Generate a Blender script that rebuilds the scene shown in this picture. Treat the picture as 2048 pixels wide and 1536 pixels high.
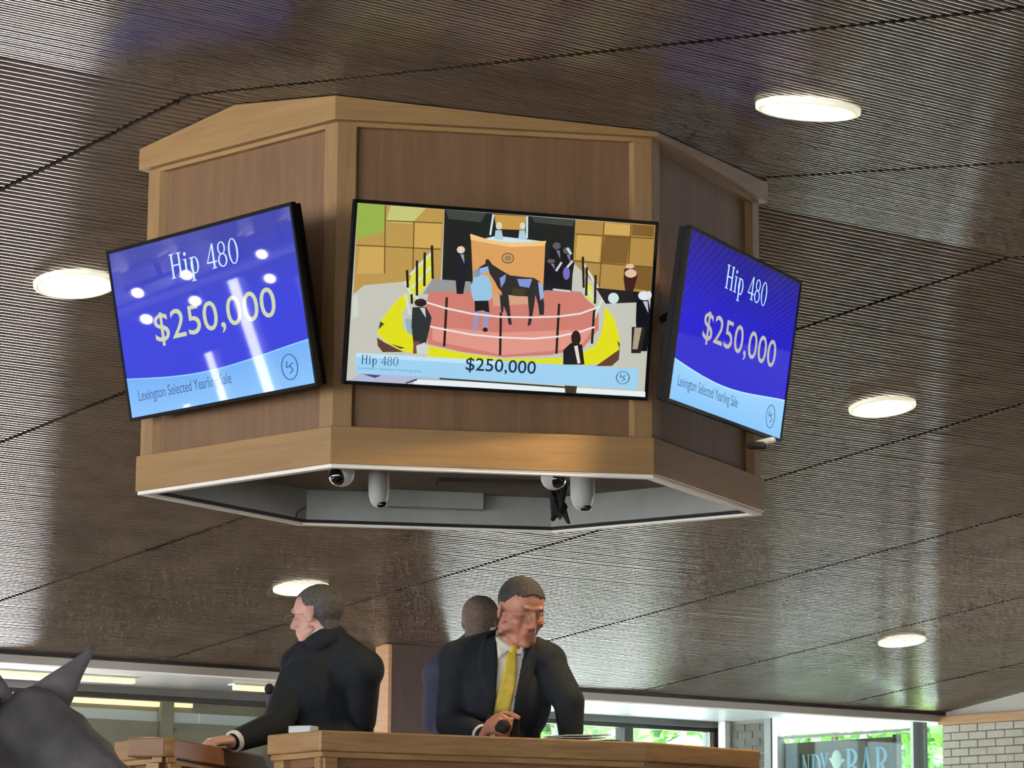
import bpy, bmesh, math, random
import numpy as np
from mathutils import Vector, Matrix
from mathutils.bvhtree import BVHTree
random.seed(7); rng = np.random.default_rng(7)
scn = bpy.context.scene
COL = scn.collection
for o in list(bpy.data.objects): bpy.data.objects.remove(o)

# ------------------------------------------------------------------ camera
F_PX, PITCH, ROLL, CAMZ = 5824.2, 0.1808, 0.008, 1.6
cam_d = bpy.data.cameras.new('camera'); cam = bpy.data.objects.new('camera', cam_d); COL.objects.link(cam)
cam_d.sensor_width = 36.0; cam_d.lens = F_PX / 2048 * 36.0; cam_d.clip_end = 400; cam_d.clip_start = 0.05
_fw = Vector((0, math.cos(PITCH), math.sin(PITCH))); _up0 = Vector((0, -math.sin(PITCH), math.cos(PITCH))); _x0 = Vector((1, 0, 0))
_rt = _x0 * math.cos(ROLL) + _up0 * math.sin(ROLL); _up = -_x0 * math.sin(ROLL) + _up0 * math.cos(ROLL)
cam.matrix_world = Matrix(((_rt.x, _up.x, -_fw.x, 0), (_rt.y, _up.y, -_fw.y, 0), (_rt.z, _up.z, -_fw.z, CAMZ), (0, 0, 0, 1)))
scn.camera = cam

# ------------------------------------------------------------------ sky, sun, exposure
scn.view_settings.view_transform = 'Standard'; scn.view_settings.look = 'None'
scn.view_settings.gamma = 1.0; scn.view_settings.use_curve_mapping = False
scn.view_settings.exposure = 0.0
scn.cycles.max_bounces = 5; scn.cycles.diffuse_bounces = 3; scn.cycles.glossy_bounces = 2; scn.cycles.use_adaptive_sampling = True; scn.cycles.adaptive_threshold = 0.12; scn.cycles.adaptive_min_samples = 16; scn.cycles.transmission_bounces = 3; scn.cycles.transparent_max_bounces = 6
W = bpy.data.worlds.new('sky'); scn.world = W; W.use_nodes = True
bg = W.node_tree.nodes['Background']; bg.inputs[0].default_value = (0.80, 0.88, 1.0, 1); bg.inputs[1].default_value = 2.9
sun_d = bpy.data.lights.new('sun', 'SUN'); sun = bpy.data.objects.new('sun', sun_d); COL.objects.link(sun)
sun_d.energy = 60.0; sun_d.angle = 0.05; sun_d.color = (1, 0.97, 0.95); sun.location = (0, 0, 30)
sun.rotation_euler = Vector((0.17, -0.25, -1.0)).to_track_quat('-Z', 'Y').to_euler()   # high sun from beyond the far wall

# ------------------------------------------------------------------ geometry of the place
def A(*x): return np.array(x, float)
CAM = A(0, 0, CAMZ)
def ray(u, v):
    U, V = u - 1024, v - 768
    a = U * math.cos(ROLL) + V * math.sin(ROLL); b = -U * math.sin(ROLL) + V * math.cos(ROLL)
    return A(a / F_PX, math.cos(PITCH) + b / F_PX * math.sin(PITCH), math.sin(PITCH) - b / F_PX * math.cos(PITCH))
def at(u, v, Y): r = ray(u, v); return CAM + r * (Y / r[1])                 # point of a given depth
def onz(u, v, z): r = ray(u, v); return CAM + r * ((z - CAMZ) / r[2])
G = A(0.80223, 0.59701, 0); N = A(-0.59701, 0.80223, 0); UP = A(0, 0, 1)       # building axes: along the ridge, across it
def ST(s, t, z): return G * s + N * t + UP * z
def onT(u, v, t): r = ray(u, v); return CAM + r * (t / (r @ N))
def onS(u, v, s): r = ray(u, v); return CAM + r * (s / (r @ G))
RT, RZ = 9.92, 3.26 + CAMZ
T_FAR, S_END = 19.75, 19.8
def ceil_z(p):
    t = p[:2] @ N[:2]
    return RZ - 0.1365 * (t - RT) if t > RT else RZ - 0.128 * (RT - t)

# ------------------------------------------------------------------ materials
def lin(c):
    if isinstance(c, (int, float)): c = (c, c, c)
    return tuple((x / 12.92 if x <= 0.04045 else ((x + 0.055) / 1.055) ** 2.4) for x in (y / 255 for y in c))
MATS = {}
def mat(name, col, rough=0.6, metal=0.0, emit=None, estr=0.0, spec=0.5, noise=None, bump=None, col2=None, coat=0.0, alpha=None):
    """noise=(scale xyz, detail): mixes col and col2 along streaks; bump=(scale, strength)"""
    m = bpy.data.materials.new(name); m.use_nodes = True; nt = m.node_tree; n = nt.nodes; l = nt.links
    b = n['Principled BSDF']; c = (*lin(col), 1)
    b.inputs['Base Color'].default_value = c; b.inputs['Roughness'].default_value = rough; b.inputs['Metallic'].default_value = metal
    b.inputs['Specular IOR Level'].default_value = spec; b.inputs['Coat Weight'].default_value = coat; b.inputs['Coat Roughness'].default_value = 0.06
    if emit: b.inputs['Emission Color'].default_value = (*lin(emit), 1); b.inputs['Emission Strength'].default_value = estr
    tc = n.new('ShaderNodeTexCoord')
    if noise:
        mp = n.new('ShaderNodeMapping'); mp.inputs['Scale'].default_value = noise[0]; l.new(tc.outputs['Object'], mp.inputs[0])
        nz = n.new('ShaderNodeTexNoise'); nz.inputs['Scale'].default_value = 1.0; nz.inputs['Detail'].default_value = noise[1]; nz.inputs['Roughness'].default_value = 0.65
        if len(noise) > 2: nz.inputs['Distortion'].default_value = noise[2]
        l.new(mp.outputs[0], nz.inputs['Vector'])
        rp = n.new('ShaderNodeValToRGB'); rp.color_ramp.elements[0].position = 0.32; rp.color_ramp.elements[1].position = 0.68
        rp.color_ramp.elements[0].color = c; rp.color_ramp.elements[1].color = (*lin(col2 or col), 1)
        l.new(nz.outputs['Fac'], rp.inputs[0]); l.new(rp.outputs[0], b.inputs['Base Color'])
    if bump:
        nb = n.new('ShaderNodeTexNoise'); nb.inputs['Scale'].default_value = bump[0]; nb.inputs['Detail'].default_value = 3
        l.new(tc.outputs['Object'], nb.inputs['Vector'])
        bp = n.new('ShaderNodeBump'); bp.inputs['Strength'].default_value = bump[1]; bp.inputs['Distance'].default_value = 0.01
        l.new(nb.outputs['Fac'], bp.inputs['Height']); l.new(bp.outputs[0], b.inputs['Normal'])
    MATS[name] = m; return m
def colmat(name, rough=0.5, emit=0.0, gain=1.0, spec=0.5):
    """colour comes from the mesh's colour attribute (flat print / screen picture / skin tone)"""
    m = bpy.data.materials.new(name); m.use_nodes = True; nt = m.node_tree; b = nt.nodes['Principled BSDF']
    ca = nt.nodes.new('ShaderNodeVertexColor'); ca.layer_name = 'Col'
    b.inputs['Roughness'].default_value = rough; b.inputs['Specular IOR Level'].default_value = spec
    if emit:
        b.inputs['Base Color'].default_value = (0.004, 0.004, 0.004, 1)
        nt.links.new(ca.outputs[0], b.inputs['Emission Color']); b.inputs['Emission Strength'].default_value = emit
    else: nt.links.new(ca.outputs[0], b.inputs['Base Color'])
    MATS[name] = m; return m
def glass_mat(name, tint=(235, 245, 242), gloss=0.10):
    m = bpy.data.materials.new(name); m.use_nodes = True; nt = m.node_tree; nt.nodes.clear()
    o = nt.nodes.new('ShaderNodeOutputMaterial'); mx = nt.nodes.new('ShaderNodeMixShader'); t = nt.nodes.new('ShaderNodeBsdfTransparent'); g = nt.nodes.new('ShaderNodeBsdfGlossy')
    t.inputs[0].default_value = (*lin(tint), 1); g.inputs['Roughness'].default_value = 0.03; mx.inputs[0].default_value = gloss
    nt.links.new(t.outputs[0], mx.inputs[1]); nt.links.new(g.outputs[0], mx.inputs[2]); nt.links.new(mx.outputs[0], o.inputs[0])
    MATS[name] = m; return m
mat('slat', (122, 107, 95), 0.12, noise=((2, 2, 2), 3), col2=(103, 90, 80), spec=1.0)
mat('ceiling_back', (34, 27, 22), 0.9)
mat('oak_v', (152, 119, 76), 0.45, noise=((28, 28, 2.2), 5, 0.6), col2=(133, 102, 64))
mat('oak_h', (156, 122, 76), 0.45, noise=((2.2, 2.2, 34), 5, 0.6), col2=(138, 106, 64))
mat('ply', (124, 92, 60), 0.5, noise=((22, 22, 1.3), 6, 0.8), col2=(107, 78, 50))
mat('desk_oak', (178, 140, 92), 0.42, noise=((3, 3, 30), 5, 1.4), col2=(146, 108, 66))
mat('desk_panel', (148, 108, 68), 0.45, noise=((3, 3, 26), 5, 1.2), col2=(126, 88, 54))
mat('pillar', (84, 60, 42), 0.5, noise=((14, 14, 1.5), 5), col2=(68, 47, 33))
mat('rim_white', (225, 222, 212), 0.5)
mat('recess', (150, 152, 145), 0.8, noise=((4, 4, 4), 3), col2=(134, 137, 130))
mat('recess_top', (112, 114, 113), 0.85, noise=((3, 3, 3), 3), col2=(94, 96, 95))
mat('black', (10, 11, 12), 0.35)
mat('black_matt', (14, 15, 16), 0.8)
mat('bezel', (8, 9, 10), 0.6, spec=0.15)
mat('bezel_side', (120, 126, 128), 0.35, metal=0.6)
mat('camera_white', (166, 168, 162), 0.5)
mat('cam_ball', (6, 7, 9), 0.05, coat=1.0)
mat('lamp_ring', (240, 240, 225), 0.5, emit=(255, 250, 215), estr=0.55)
mat('lamp_lens', (255, 255, 250), 0.4, emit=(255, 252, 236), estr=7.0)
mat('flood_lens', (255, 255, 250), 0.4, emit=(255, 250, 240), estr=30.0)
mat('warm_glow', (255, 240, 200), 0.4, emit=(255, 226, 150), estr=1.1)
mat('beam', (196, 192, 182), 0.7)
mat('dark_metal', (44, 42, 38), 0.5)
mat('soffit', (158, 160, 160), 0.35, spec=0.6)
mat('frame_white', (222, 226, 224), 0.45)
mat('frame_grey', (128, 130, 128), 0.4)
mat('greenish_wall', (132, 132, 112), 0.75, noise=((1.5, 1.5, 3), 3), col2=(120, 121, 104))
mat('pale_band', (168, 182, 178), 0.3)
mat('header_grey', (112, 110, 107), 0.6)
mat('brick_white', (206, 200, 184), 0.8, noise=((9, 9, 9), 4), col2=(192, 186, 170), bump=(60, 0.25))
mat('mortar', (128, 124, 112), 0.95)
mat('brick_grey', (96, 92, 84), 0.85, noise=((9, 9, 9), 4), col2=(80, 77, 70))
mat('wood_strip', (206, 160, 112), 0.5, noise=((2, 2, 30), 4), col2=(188, 142, 96))
mat('fascia_white', (206, 202, 190), 0.7)
mat('sign_wood', (116, 88, 72), 0.6, noise=((3, 3, 24), 5, 1.0), col2=(92, 68, 56))
mat('sign_blue', (150, 196, 236), 0.45)
mat('sign_blue_dark', (46, 84, 122), 0.5)
mat('sign_pale', (196, 210, 220), 0.45)
mat('sign_white', (244, 244, 238), 0.5)
mat('floor', (150, 134, 118), 0.8, noise=((0.8, 0.8, 0.8), 4), col2=(132, 117, 103))
mat('pavement', (226, 229, 234), 0.9, noise=((0.6, 0.6, 0.6), 4), col2=(210, 213, 218))
mat('grass', (134, 152, 96), 0.9, noise=((3, 3, 3), 4), col2=(116, 138, 82))
mat('leaf', (92, 150, 52), 0.6, noise=((1.2, 1.2, 1.2), 2), col2=(140, 190, 80))
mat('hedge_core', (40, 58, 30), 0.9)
mat('hedge_leaf', (76, 112, 50), 0.7, noise=((4, 4, 4), 2), col2=(98, 134, 62))
mat('bark', (92, 76, 60), 0.9)
mat('suit', (27, 31, 35), 0.85, noise=((60, 60, 60), 2), col2=(34, 38, 42), spec=0.25)
mat('suit_blue', (72, 76, 98), 0.8, spec=0.3)
mat('trousers', (30, 32, 36), 0.9)
mat('shirt', (222, 220, 204), 0.7)
mat('tie', (222, 196, 74), 0.5, noise=((40, 40, 40), 2), col2=(206, 178, 58))
mat('hair_dark', (38, 34, 30), 0.7, noise=((90, 90, 90), 3), col2=(66, 62, 56), bump=(220, 0.5))
mat('hair_grey', (60, 58, 54), 0.7, noise=((70, 70, 70), 3), col2=(92, 88, 82), bump=(220, 0.5))
mat('hair_brown', (122, 104, 90), 0.7, noise=((70, 70, 70), 3), col2=(100, 85, 73), bump=(220, 0.4))
mat('wire_frame', (160, 155, 140), 0.3, metal=0.9)
mat('paper', (206, 208, 204), 0.7)
mat('horse_coat', (110, 106, 107), 0.6, noise=((7, 7, 7), 4), col2=(82, 79, 80), bump=(40, 0.12), spec=0.4)
mat('horse_mane', (30, 29, 31), 0.8)
mat('steel', (150, 152, 155), 0.3, metal=0.9)
colmat('skin', 0.48)
colmat('screen_picture', 0.02, emit=1.0, spec=0.4)
for _n in ('lamp_ring', 'lamp_lens', 'flood_lens', 'warm_glow', 'screen_picture'): MATS[_n].cycles.emission_sampling = 'NONE'
glass_mat('window_glass'); glass_mat('lens_glass', (252, 252, 250), 0.05)

# ------------------------------------------------------------------ mesh helpers
def unit(v): return np.asarray(v, float) / np.linalg.norm(v)
def box(o, ax, ay, az):
    o, ax, ay, az = (np.asarray(q, float) for q in (o, ax, ay, az))
    V = [o + ax * i + ay * j + az * k for k in (0, 1) for j in (0, 1) for i in (0, 1)]
    F = [(0, 2, 3, 1), (4, 5, 7, 6), (0, 1, 5, 4), (2, 6, 7, 3), (0, 4, 6, 2), (1, 3, 7, 5)]
    return np.array(V), F
def stbox(s0, s1, t0, t1, z0, z1): return box(ST(s0, t0, z0), G * (s1 - s0), N * (t1 - t0), UP * (z1 - z0))
def prism(poly, vec):
    P = np.array(poly, float); n = len(P); V = np.vstack([P, P + np.asarray(vec)])
    return V, [tuple(range(n))[::-1], tuple(range(n, 2 * n))] + [(i, (i + 1) % n, n + (i + 1) % n, n + i) for i in range(n)]
def join(*parts):
    V, F, k = [], [], 0
    for v, f in parts:
        V.append(np.asarray(v)); F += [tuple(i + k for i in q) for q in f]; k += len(v)
    return np.vstack(V), F
def basis(d):
    d = unit(d); a = A(0, 0, 1) if abs(d[2]) < 0.9 else A(1, 0, 0)
    x = unit(np.cross(a, d)); return x, np.cross(d, x), d
def loft(rings, caps=True):
    n = len(rings[0]); V = np.vstack(rings); F = []
    for k in range(len(rings) - 1):
        for i in range(n):
            j = (i + 1) % n; F.append((k * n + i, k * n + j, (k + 1) * n + j, (k + 1) * n + i))
    if caps: F += [tuple(range(n))[::-1], tuple((len(rings) - 1) * n + i for i in range(n))]
    return V, F
def tube(path, r, seg=10):
    path = np.array(path, float); R = np.broadcast_to(r, (len(path),)); rings = []; x = None
    for i, p in enumerate(path):
        d = path[min(i + 1, len(path) - 1)] - path[max(i - 1, 0)]; d = unit(d)
        if x is None: x = basis(d)[0]
        x = unit(x - d * (x @ d)); y = np.cross(d, x)
        rings.append([p + R[i] * (math.cos(a) * x + math.sin(a) * y) for a in np.linspace(0, 2 * math.pi, seg, endpoint=False)])
    return loft(rings)
def capsule(p, q, r1, r2=None, seg=14):
    p, q = np.asarray(p, float), np.asarray(q, float); r2 = r1 if r2 is None else r2
    x, y, d = basis(q - p); rings = []
    for c, r, angs in ((p, r1, np.linspace(-89, 0, 5)), (q, r2, np.linspace(0, 89, 5))):
        for a in np.radians(angs):
            rings.append([c + d * r * math.sin(a) + r * math.cos(a) * (math.cos(b) * x + math.sin(b) * y) for b in np.linspace(0, 2 * math.pi, seg, endpoint=False)])
    return loft(rings)
def ellipsoid(c, ax, rad, seg=18):
    rings = []
    for a in np.radians(np.linspace(-89, 89, 11)):
        rings.append([np.asarray(c) + ax[2] * rad[2] * math.sin(a) + math.cos(a) * (ax[0] * rad[0] * math.cos(b) + ax[1] * rad[1] * math.sin(b)) for b in np.linspace(0, 2 * math.pi, seg, endpoint=False)])
    return loft(rings)
def lathe(prof, c, nrm, seg=32):
    x, y, d = basis(nrm)
    rings = [[np.asarray(c) + d * h + r * (math.cos(b) * x + math.sin(b) * y) for b in np.linspace(0, 2 * math.pi, seg, endpoint=False)] for r, h in prof]
    return loft(rings, caps=False)
def disc(c, nrm, r, h=0.004, seg=32): return lathe([(1e-4, 0), (r, 0), (r, h), (1e-4, h)], c, nrm, seg)
def obj(name, vf, m, parent=None, smooth=False, bevel=0, colors=None, kind=None, fix=True):
    V, F = vf; V = np.array(V, float)
    if parent is not None: o0 = np.array(world_loc(parent))
    else: o0 = np.array([*(V[:, :2].min(0) + V[:, :2].max(0)) / 2, V[:, 2].min()])
    me = bpy.data.meshes.new(name); me.from_pydata((V - o0).tolist(), [], F)
    if fix:
        bm = bmesh.new(); bm.from_mesh(me); bmesh.ops.recalc_face_normals(bm, faces=bm.faces); bm.to_mesh(me); bm.free()
    me.materials.append(MATS[m] if isinstance(m, str) else m)
    if smooth: me.polygons.foreach_set('use_smooth', [True] * len(me.polygons))
    if colors is not None:
        ca = me.color_attributes.new('Col', 'FLOAT_COLOR', 'POINT' if len(colors) == len(V) else 'CORNER')
        ca.data.foreach_set('color', np.c_[np.asarray(colors), np.ones(len(colors))].astype(np.float32).ravel())
    o = bpy.data.objects.new(name, me); COL.objects.link(o)
    if parent is not None: o.parent = parent
    else: o.location = o0
    if bevel:
        b = o.modifiers.new('bevel', 'BEVEL'); b.width = bevel; b.segments = 2; b.limit_method = 'ANGLE'
    if kind: o['kind'] = kind
    return o
def world_loc(o):
    p = Vector((0, 0, 0))
    while o is not None: p = p + o.location; o = o.parent
    return p
def empty(name, loc, label=None, cat=None, group=None):
    e = bpy.data.objects.new(name, None); COL.objects.link(e); e.location = tuple(loc); e.empty_display_size = 0.1
    if label: tag(e, label, cat, group)
    return e
def tag(o, label, cat, group=None):
    o['label'] = label; o['category'] = cat
    if group: o['group'] = group
    return o
def struct(name, vf, m, **k):
    o = obj(name, vf, m, **k); o['kind'] = 'structure'; return o
def fuse(parts, voxel, it=6, fac=0.5):
    V, F = join(*parts); me = bpy.data.meshes.new('tmp'); me.from_pydata(V.tolist(), [], F)
    bm = bmesh.new(); bm.from_mesh(me); bmesh.ops.recalc_face_normals(bm, faces=bm.faces); bm.to_mesh(me); bm.free()
    o = bpy.data.objects.new('tmp', me); COL.objects.link(o)
    r = o.modifiers.new('r', 'REMESH'); r.mode = 'VOXEL'; r.voxel_size = voxel; r.adaptivity = 0
    s = o.modifiers.new('s', 'SMOOTH'); s.factor = fac; s.iterations = it
    ev = o.evaluated_get(bpy.context.evaluated_depsgraph_get()); m2 = bpy.data.meshes.new_from_object(ev)
    V = np.empty(len(m2.vertices) * 3, np.float32); m2.vertices.foreach_get('co', V); F = [tuple(p.vertices) for p in m2.polygons]
    bpy.data.objects.remove(o); bpy.data.meshes.remove(me); bpy.data.meshes.remove(m2)
    return V.reshape(-1, 3).astype(float), F

# ------------------------------------------------------------------ ceiling: two slatted slopes meeting at the ridge
PITCH_SL, SL_W = 0.04, 0.027
SEAMS = [5.75 + 2.36 * k for k in range(-6, 7)]
SKEW = -0.155
S_W = -9.0
T_NEAR = 0.1
def back_plane(t0, t1):
    q = [ST(S_W, t0, 0), ST(S_END, t0, 0), ST(S_END, t1, 0), ST(S_W, t1, 0)]
    for p in q: p[2] = ceil_z(p) + 0.03
    return prism(q, UP * 0.05)
ceiling = struct('ceiling', join(back_plane(T_NEAR, RT), back_plane(RT + 1e-4, T_FAR)), 'ceiling_back')
def slat_bay(sa, sb, t0, t1):
    V, F = [], []; n = int((t1 - t0) / PITCH_SL); sl = -0.1365 if t0 >= RT - 0.01 else 0.128
    w = SL_W / 2      # side, rounded underside, side: the three strips keep their own vertices so the arris stays crisp
    strips = ([(-w, 0.034), (-w, 0.0026)], [(-w, 0.0026), (-w * .6, 0.0008), (0, 0.0), (w * .6, 0.0008), (w, 0.0026)], [(w, 0.0026), (w, 0.034)])
    for j in range(n):
        t = t0 + (j + 0.5) * PITCH_SL; z = RZ - 0.1365 * (t - RT) if sl < 0 else RZ - 0.128 * (RT - t)
        a = max(sa + SKEW * (t - RT) + 0.015, S_W); b = min(sb + SKEW * (t - RT) - 0.015, S_END)
        if b - a < 0.02: continue
        jz = rng.normal(0, 0.0005); rk = rng.normal(0, 0.02)
        for prof in strips:
            k = len(V)
            for dt, dz in prof:
                for s in (a, b): V.append(ST(s, t + dt, z + sl * dt + dz + jz + rk * dt))
            F += [(k + 2 * i, k + 2 * i + 1, k + 2 * i + 3, k + 2 * i + 2) for i in range(len(prof) - 1)]
    return np.array(V), F
for k in range(len(SEAMS)):
    for t0, t1 in ((T_NEAR, RT), (RT, T_FAR)):
        a, b = SEAMS[k], SEAMS[k] + 2.36
        if k == len(SEAMS) - 1 and t0 >= RT - 1: b = SEAMS[k] + 1.7
        V, F = slat_bay(a, b, t0, t1)
        if len(V): obj('slat_panel', (V, F), 'slat', ceiling, smooth=True, kind='stuff', fix=False)
V, F = slat_bay(S_W, SEAMS[0], T_NEAR, RT); obj('slat_panel', (V, F), 'slat', ceiling, smooth=True, kind='stuff', fix=False)

# ------------------------------------------------------------------ ceiling lamps
def downlight(s, t, label):
    sl = -0.1365 if t > RT else 0.128
    nrm = unit(UP - N * sl); c = ST(s, t, 0); c[2] = ceil_z(c) - 0.010
    e = empty('ceiling_lamp', c, label, 'lamp', 'round ceiling downlights')
    obj('trim_ring', lathe([(0.165, -0.006), (0.168, -0.016), (0.182, -0.020), (0.196, -0.014), (0.197, 0.004), (0.165, 0.004), (0.165, -0.006)], c, nrm), 'lamp_ring', e, smooth=True)
    obj('lens', disc(c - nrm * 0.012, nrm, 0.166, 0.008), 'lamp_lens', e)
    l = bpy.data.lights.new('lamp_light', 'SPOT'); l.energy = 380; l.spot_size = 2.9; l.spot_blend = 1.0; l.shadow_soft_size = 0.15; l.color = (1, 0.74, 0.40)
    lo = bpy.data.objects.new('lamp_light', l); COL.objects.link(lo); lo.parent = e; lo.location = tuple(-nrm * 0.05)
    return e
downlight(7.14, 7.76, 'round white ceiling downlight, largest, upper right of the hanging screen box')
downlight(6.42, 12.12, 'round white ceiling downlight beside the left television')
downlight(11.73, 12.14, 'round white ceiling downlight to the right of the right television')
downlight(10.97, 17.2, 'round white ceiling downlight just above the seated left man\'s head')
downlight(16.84, 17.24, 'small round white ceiling downlight above the far right windows')

# ------------------------------------------------------------------ room shell: floor, ground, beam, soffit, walls
struct('floor', stbox(S_W, S_END + 0.1, -2, 23.05, -0.1, 0.0), 'floor')
struct('ground_outside', stbox(-70, 90, -60, 110, -0.25, -0.11), 'pavement')
ZB1 = onT(0, 1325, T_FAR)[2]; ZB2 = onT(1250, 1403, T_FAR)[2]; ZBE = (ZB1 + ZB2) / 2
Z_A = ceil_z(ST(10, T_FAR, 0))
struct('beam_far', stbox(S_W, S_END + 0.12, T_FAR, T_FAR + 0.14, ZBE, Z_A + 0.16), 'beam')
struct('trim_1', stbox(S_W, S_END, T_FAR - 0.05, T_FAR, Z_A - 0.018, Z_A + 0.01), 'dark_metal')
T_W = 22.98; Z_SOF = 3.59
struct('soffit', stbox(S_W, S_END + 0.1, T_FAR + 0.14, T_W + 0.1, Z_SOF, Z_SOF + 0.07), 'soffit')
struct('roof', join(stbox(S_W - 1, S_END + 0.6, -3.2, RT, 5.2, 5.3), stbox(S_W - 1, S_END + 0.6, RT, T_W + 1.2, 5.2, 5.3)), 'dark_metal')

NEAR_OPEN = [(-8.0, -4.5, 0.3, 3.2), (-3.5, -0.5, 0.3, 3.2)]
LEFT_OPEN = [(-1.5, 8.5, 0.0, 3.4), (9.5, 19.0, 0.1, 3.4)]
RIGHT_OPEN = [(10.5, 14.0, 0.0, 2.7)]
# window wall on the far side (lines read at u = 250 on the left)
def zT(v, u=250): return onT(u, v, T_W)[2]
def sT(u, v=1420): return float(onT(u, v, T_W) @ G)
S0, S1, S2 = sT(95), sT(872), S_END
Zh0, Zh1, Zh2 = zT(1375), zT(1388), zT(1398)
wall_far = struct('wall_far', stbox(S0, S1, T_W, T_W + 0.12, 2.85, zT(1440)), 'greenish_wall')
obj('lower_wall', stbox(12.1, 16.6, T_W, T_W + 0.12, 0, 2.85), 'greenish_wall', wall_far)
obj('header', stbox(S_W, S2, T_W - 0.06, T_W + 0.06, Zh1, Z_SOF), 'header_grey', wall_far)
obj('dark_rail', stbox(S_W, S2, T_W - 0.02, T_W + 0.06, Zh2, Zh1), 'dark_metal', wall_far)
obj('upper_wall', stbox(S0, S1, T_W + 0.04, T_W + 0.12, zT(1419), Zh2), 'greenish_wall', wall_far)
for a, b in ((100, 318), (347, 400), (402, 545), (547, 760), (762, 872)):
    obj('clerestory_pane', stbox(sT(a), sT(b), T_W + 0.02, T_W + 0.05, zT(1440), zT(1419)), 'pale_band', wall_far)
for a, b in ((320, 345), (545, 553)):
    obj('mullion', stbox(sT(a), sT(b), T_W - 0.03, T_W + 0.14, 0, Zh2), 'greenish_wall', wall_far)
# added glowing strips stand in for yellow glows on soffit and glazing
def strip(u0, u1, v0, v1, t, dz, label):
    a, b = onT(u0, v0, t), onT(u1, v1, t); z = Z_SOF
    e = empty('glow_strip', ST(a @ G, t, z - dz), label, 'lamp', 'warm glowing strips by the far wall')
    obj('tube', stbox(a @ G, b @ G, t - 0.03, t + 0.04, z - dz, z - dz * 0.25), 'warm_glow', e, bevel=0.006)
    obj('housing', stbox(a @ G - 0.03, b @ G + 0.03, t - 0.05, t + 0.06, z - dz * 0.25, z - 0.001), 'frame_white', e)
for u0, u1, lab in ((-60, 268, 'long warm strip lamp on the soffit behind the horse\'s ear'), (470, 620, 'short glowing strip added for the yellow glow on the soffit behind the seated left man')):
    strip(u0, u1, 1340, 1345, 22.0, 0.055, lab)
e = empty('wall_glow_strip', ST(sT(120), T_W, Zh2 - 0.1), 'thin glowing strip in place of a yellow reflection in the far left glazing', 'lamp')  # glowing strip stands in for a reflection in the glazing
obj('tube', stbox(sT(110), sT(318), T_W - 0.01, T_W + 0.035, zT(1410), zT(1400)), 'warm_glow', e)
obj('tube', stbox(sT(347), sT(384), T_W - 0.01, T_W + 0.035, zT(1408), zT(1400)), 'warm_glow', e)
# bright windows to the right of the pillar
edges = [(872, 1000), (1004, 1120), (1124, 1243), (1262, 1416)]
for i, (a, b) in enumerate(edges):
    w = struct('window_%d' % (i + 1), stbox(sT(b), sT(b) + 0.03, T_W - 0.03, T_W + 0.09, 0, Zh2), 'frame_grey')
    obj('sill', stbox(sT(a), sT(b), T_W - 0.02, T_W + 0.08, 0.0, 0.12), 'frame_grey', w)
    obj('pane', stbox(sT(a), sT(b), T_W + 0.02, T_W + 0.03, 0.12, Zh2), 'window_glass', w)
    if i == 2: obj('mullion', stbox(sT(1243), sT(1260), T_W - 0.05, T_W + 0.1, 0, Zh2), 'dark_metal', w)
    if i == 3:
        obj('added_dark_panel', stbox(sT(1380), sT(1416), T_W, T_W + 0.06, 0, 2.7), 'dark_metal', w)  # unseen dark panel added to darken the ceiling reflection
        obj('post', stbox(sT(1418), sT(1444), T_W - 0.05, T_W + 0.1, 0, Zh2), 'pillar', w)

# right-hand wall (s = S_END): pier, glass with the sign, brick wall
def tS(u, v=1470): return float(onS(u, v, S_END) @ N)
def zS(v, u): return onS(u, v, S_END)[2]
ZG = Z_SOF
pier = struct('wall_pier', stbox(S_END, S_END + 0.16, tS(1537), T_W + 0.1, 0, ZG), 'mortar')
bh, bl = 0.075, 0.23
tp0, tp1 = tS(1537), tS(1462)
for r in range(int(2.0 / bh)):
    z = 1.6 + r * bh
    if z > ZG - bh: break
    t = tp0 - (bl / 2 if r % 2 else 0)
    while t < tp1:
        a, b = max(t, tp0) + 0.006, min(t + bl, tp1) - 0.006
        if b - a > 0.03: obj('brick', stbox(S_END - 0.012, S_END + 0.002, a, b, z + 0.006, z + bh - 0.006), 'brick_grey', pier)
        t += bl
post = struct('trim_2', stbox(S_END - 0.08, S_END + 0.02, tS(1462), tS(1448), 0, ZG), 'frame_white', bevel=0.004)
struct('trim_3', join(stbox(S_END - 0.06, S_END + 0.04, tS(1550), tS(1537), 0, ZG)), 'frame_grey')
struct('trim_4', stbox(S_END - 0.05, S_END + 0.04, tS(1562), tS(1552), 0, ZG), 'frame_white')
w5 = struct('window_5', stbox(S_END - 0.05, S_END + 0.05, tS(1836), tS(1828), 0, ZG - 0.02), 'frame_white')
obj('door_post', stbox(S_END - 0.07, S_END + 0.05, tS(1847), tS(1837), 0, ZG - 0.06), 'dark_metal', w5)
obj('pane', stbox(S_END, S_END + 0.01, tS(1827), tS(1563), 0, ZG), 'window_glass', w5)
obj('pane', stbox(S_END, S_END + 0.01, tS(1884), tS(1848), 0, ZG), 'window_glass', w5)
obj('transom_bar', stbox(S_END - 0.03, S_END + 0.03, tS(1827), tS(1563), zS(1471, 1650) - 0.012, zS(1471, 1650) + 0.012), 'frame_grey', w5)
# light fixtures / clutter of the porch ceiling seen through the transom
porch = struct('porch_ceiling', stbox(S_END + 0.12, S_END + 2.2, 15, 24.5, ZG + 0.02, ZG + 0.12), 'soffit')
struct('lawn', stbox(S_END + 3.2, S_END + 7.5, 21.5, 30.0, -0.112, -0.09), 'grass')
struct('lawn_strip', stbox(S_END + 3.2, S_END + 9.5, 15.0, 19.5, -0.112, -0.09), 'grass')
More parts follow.
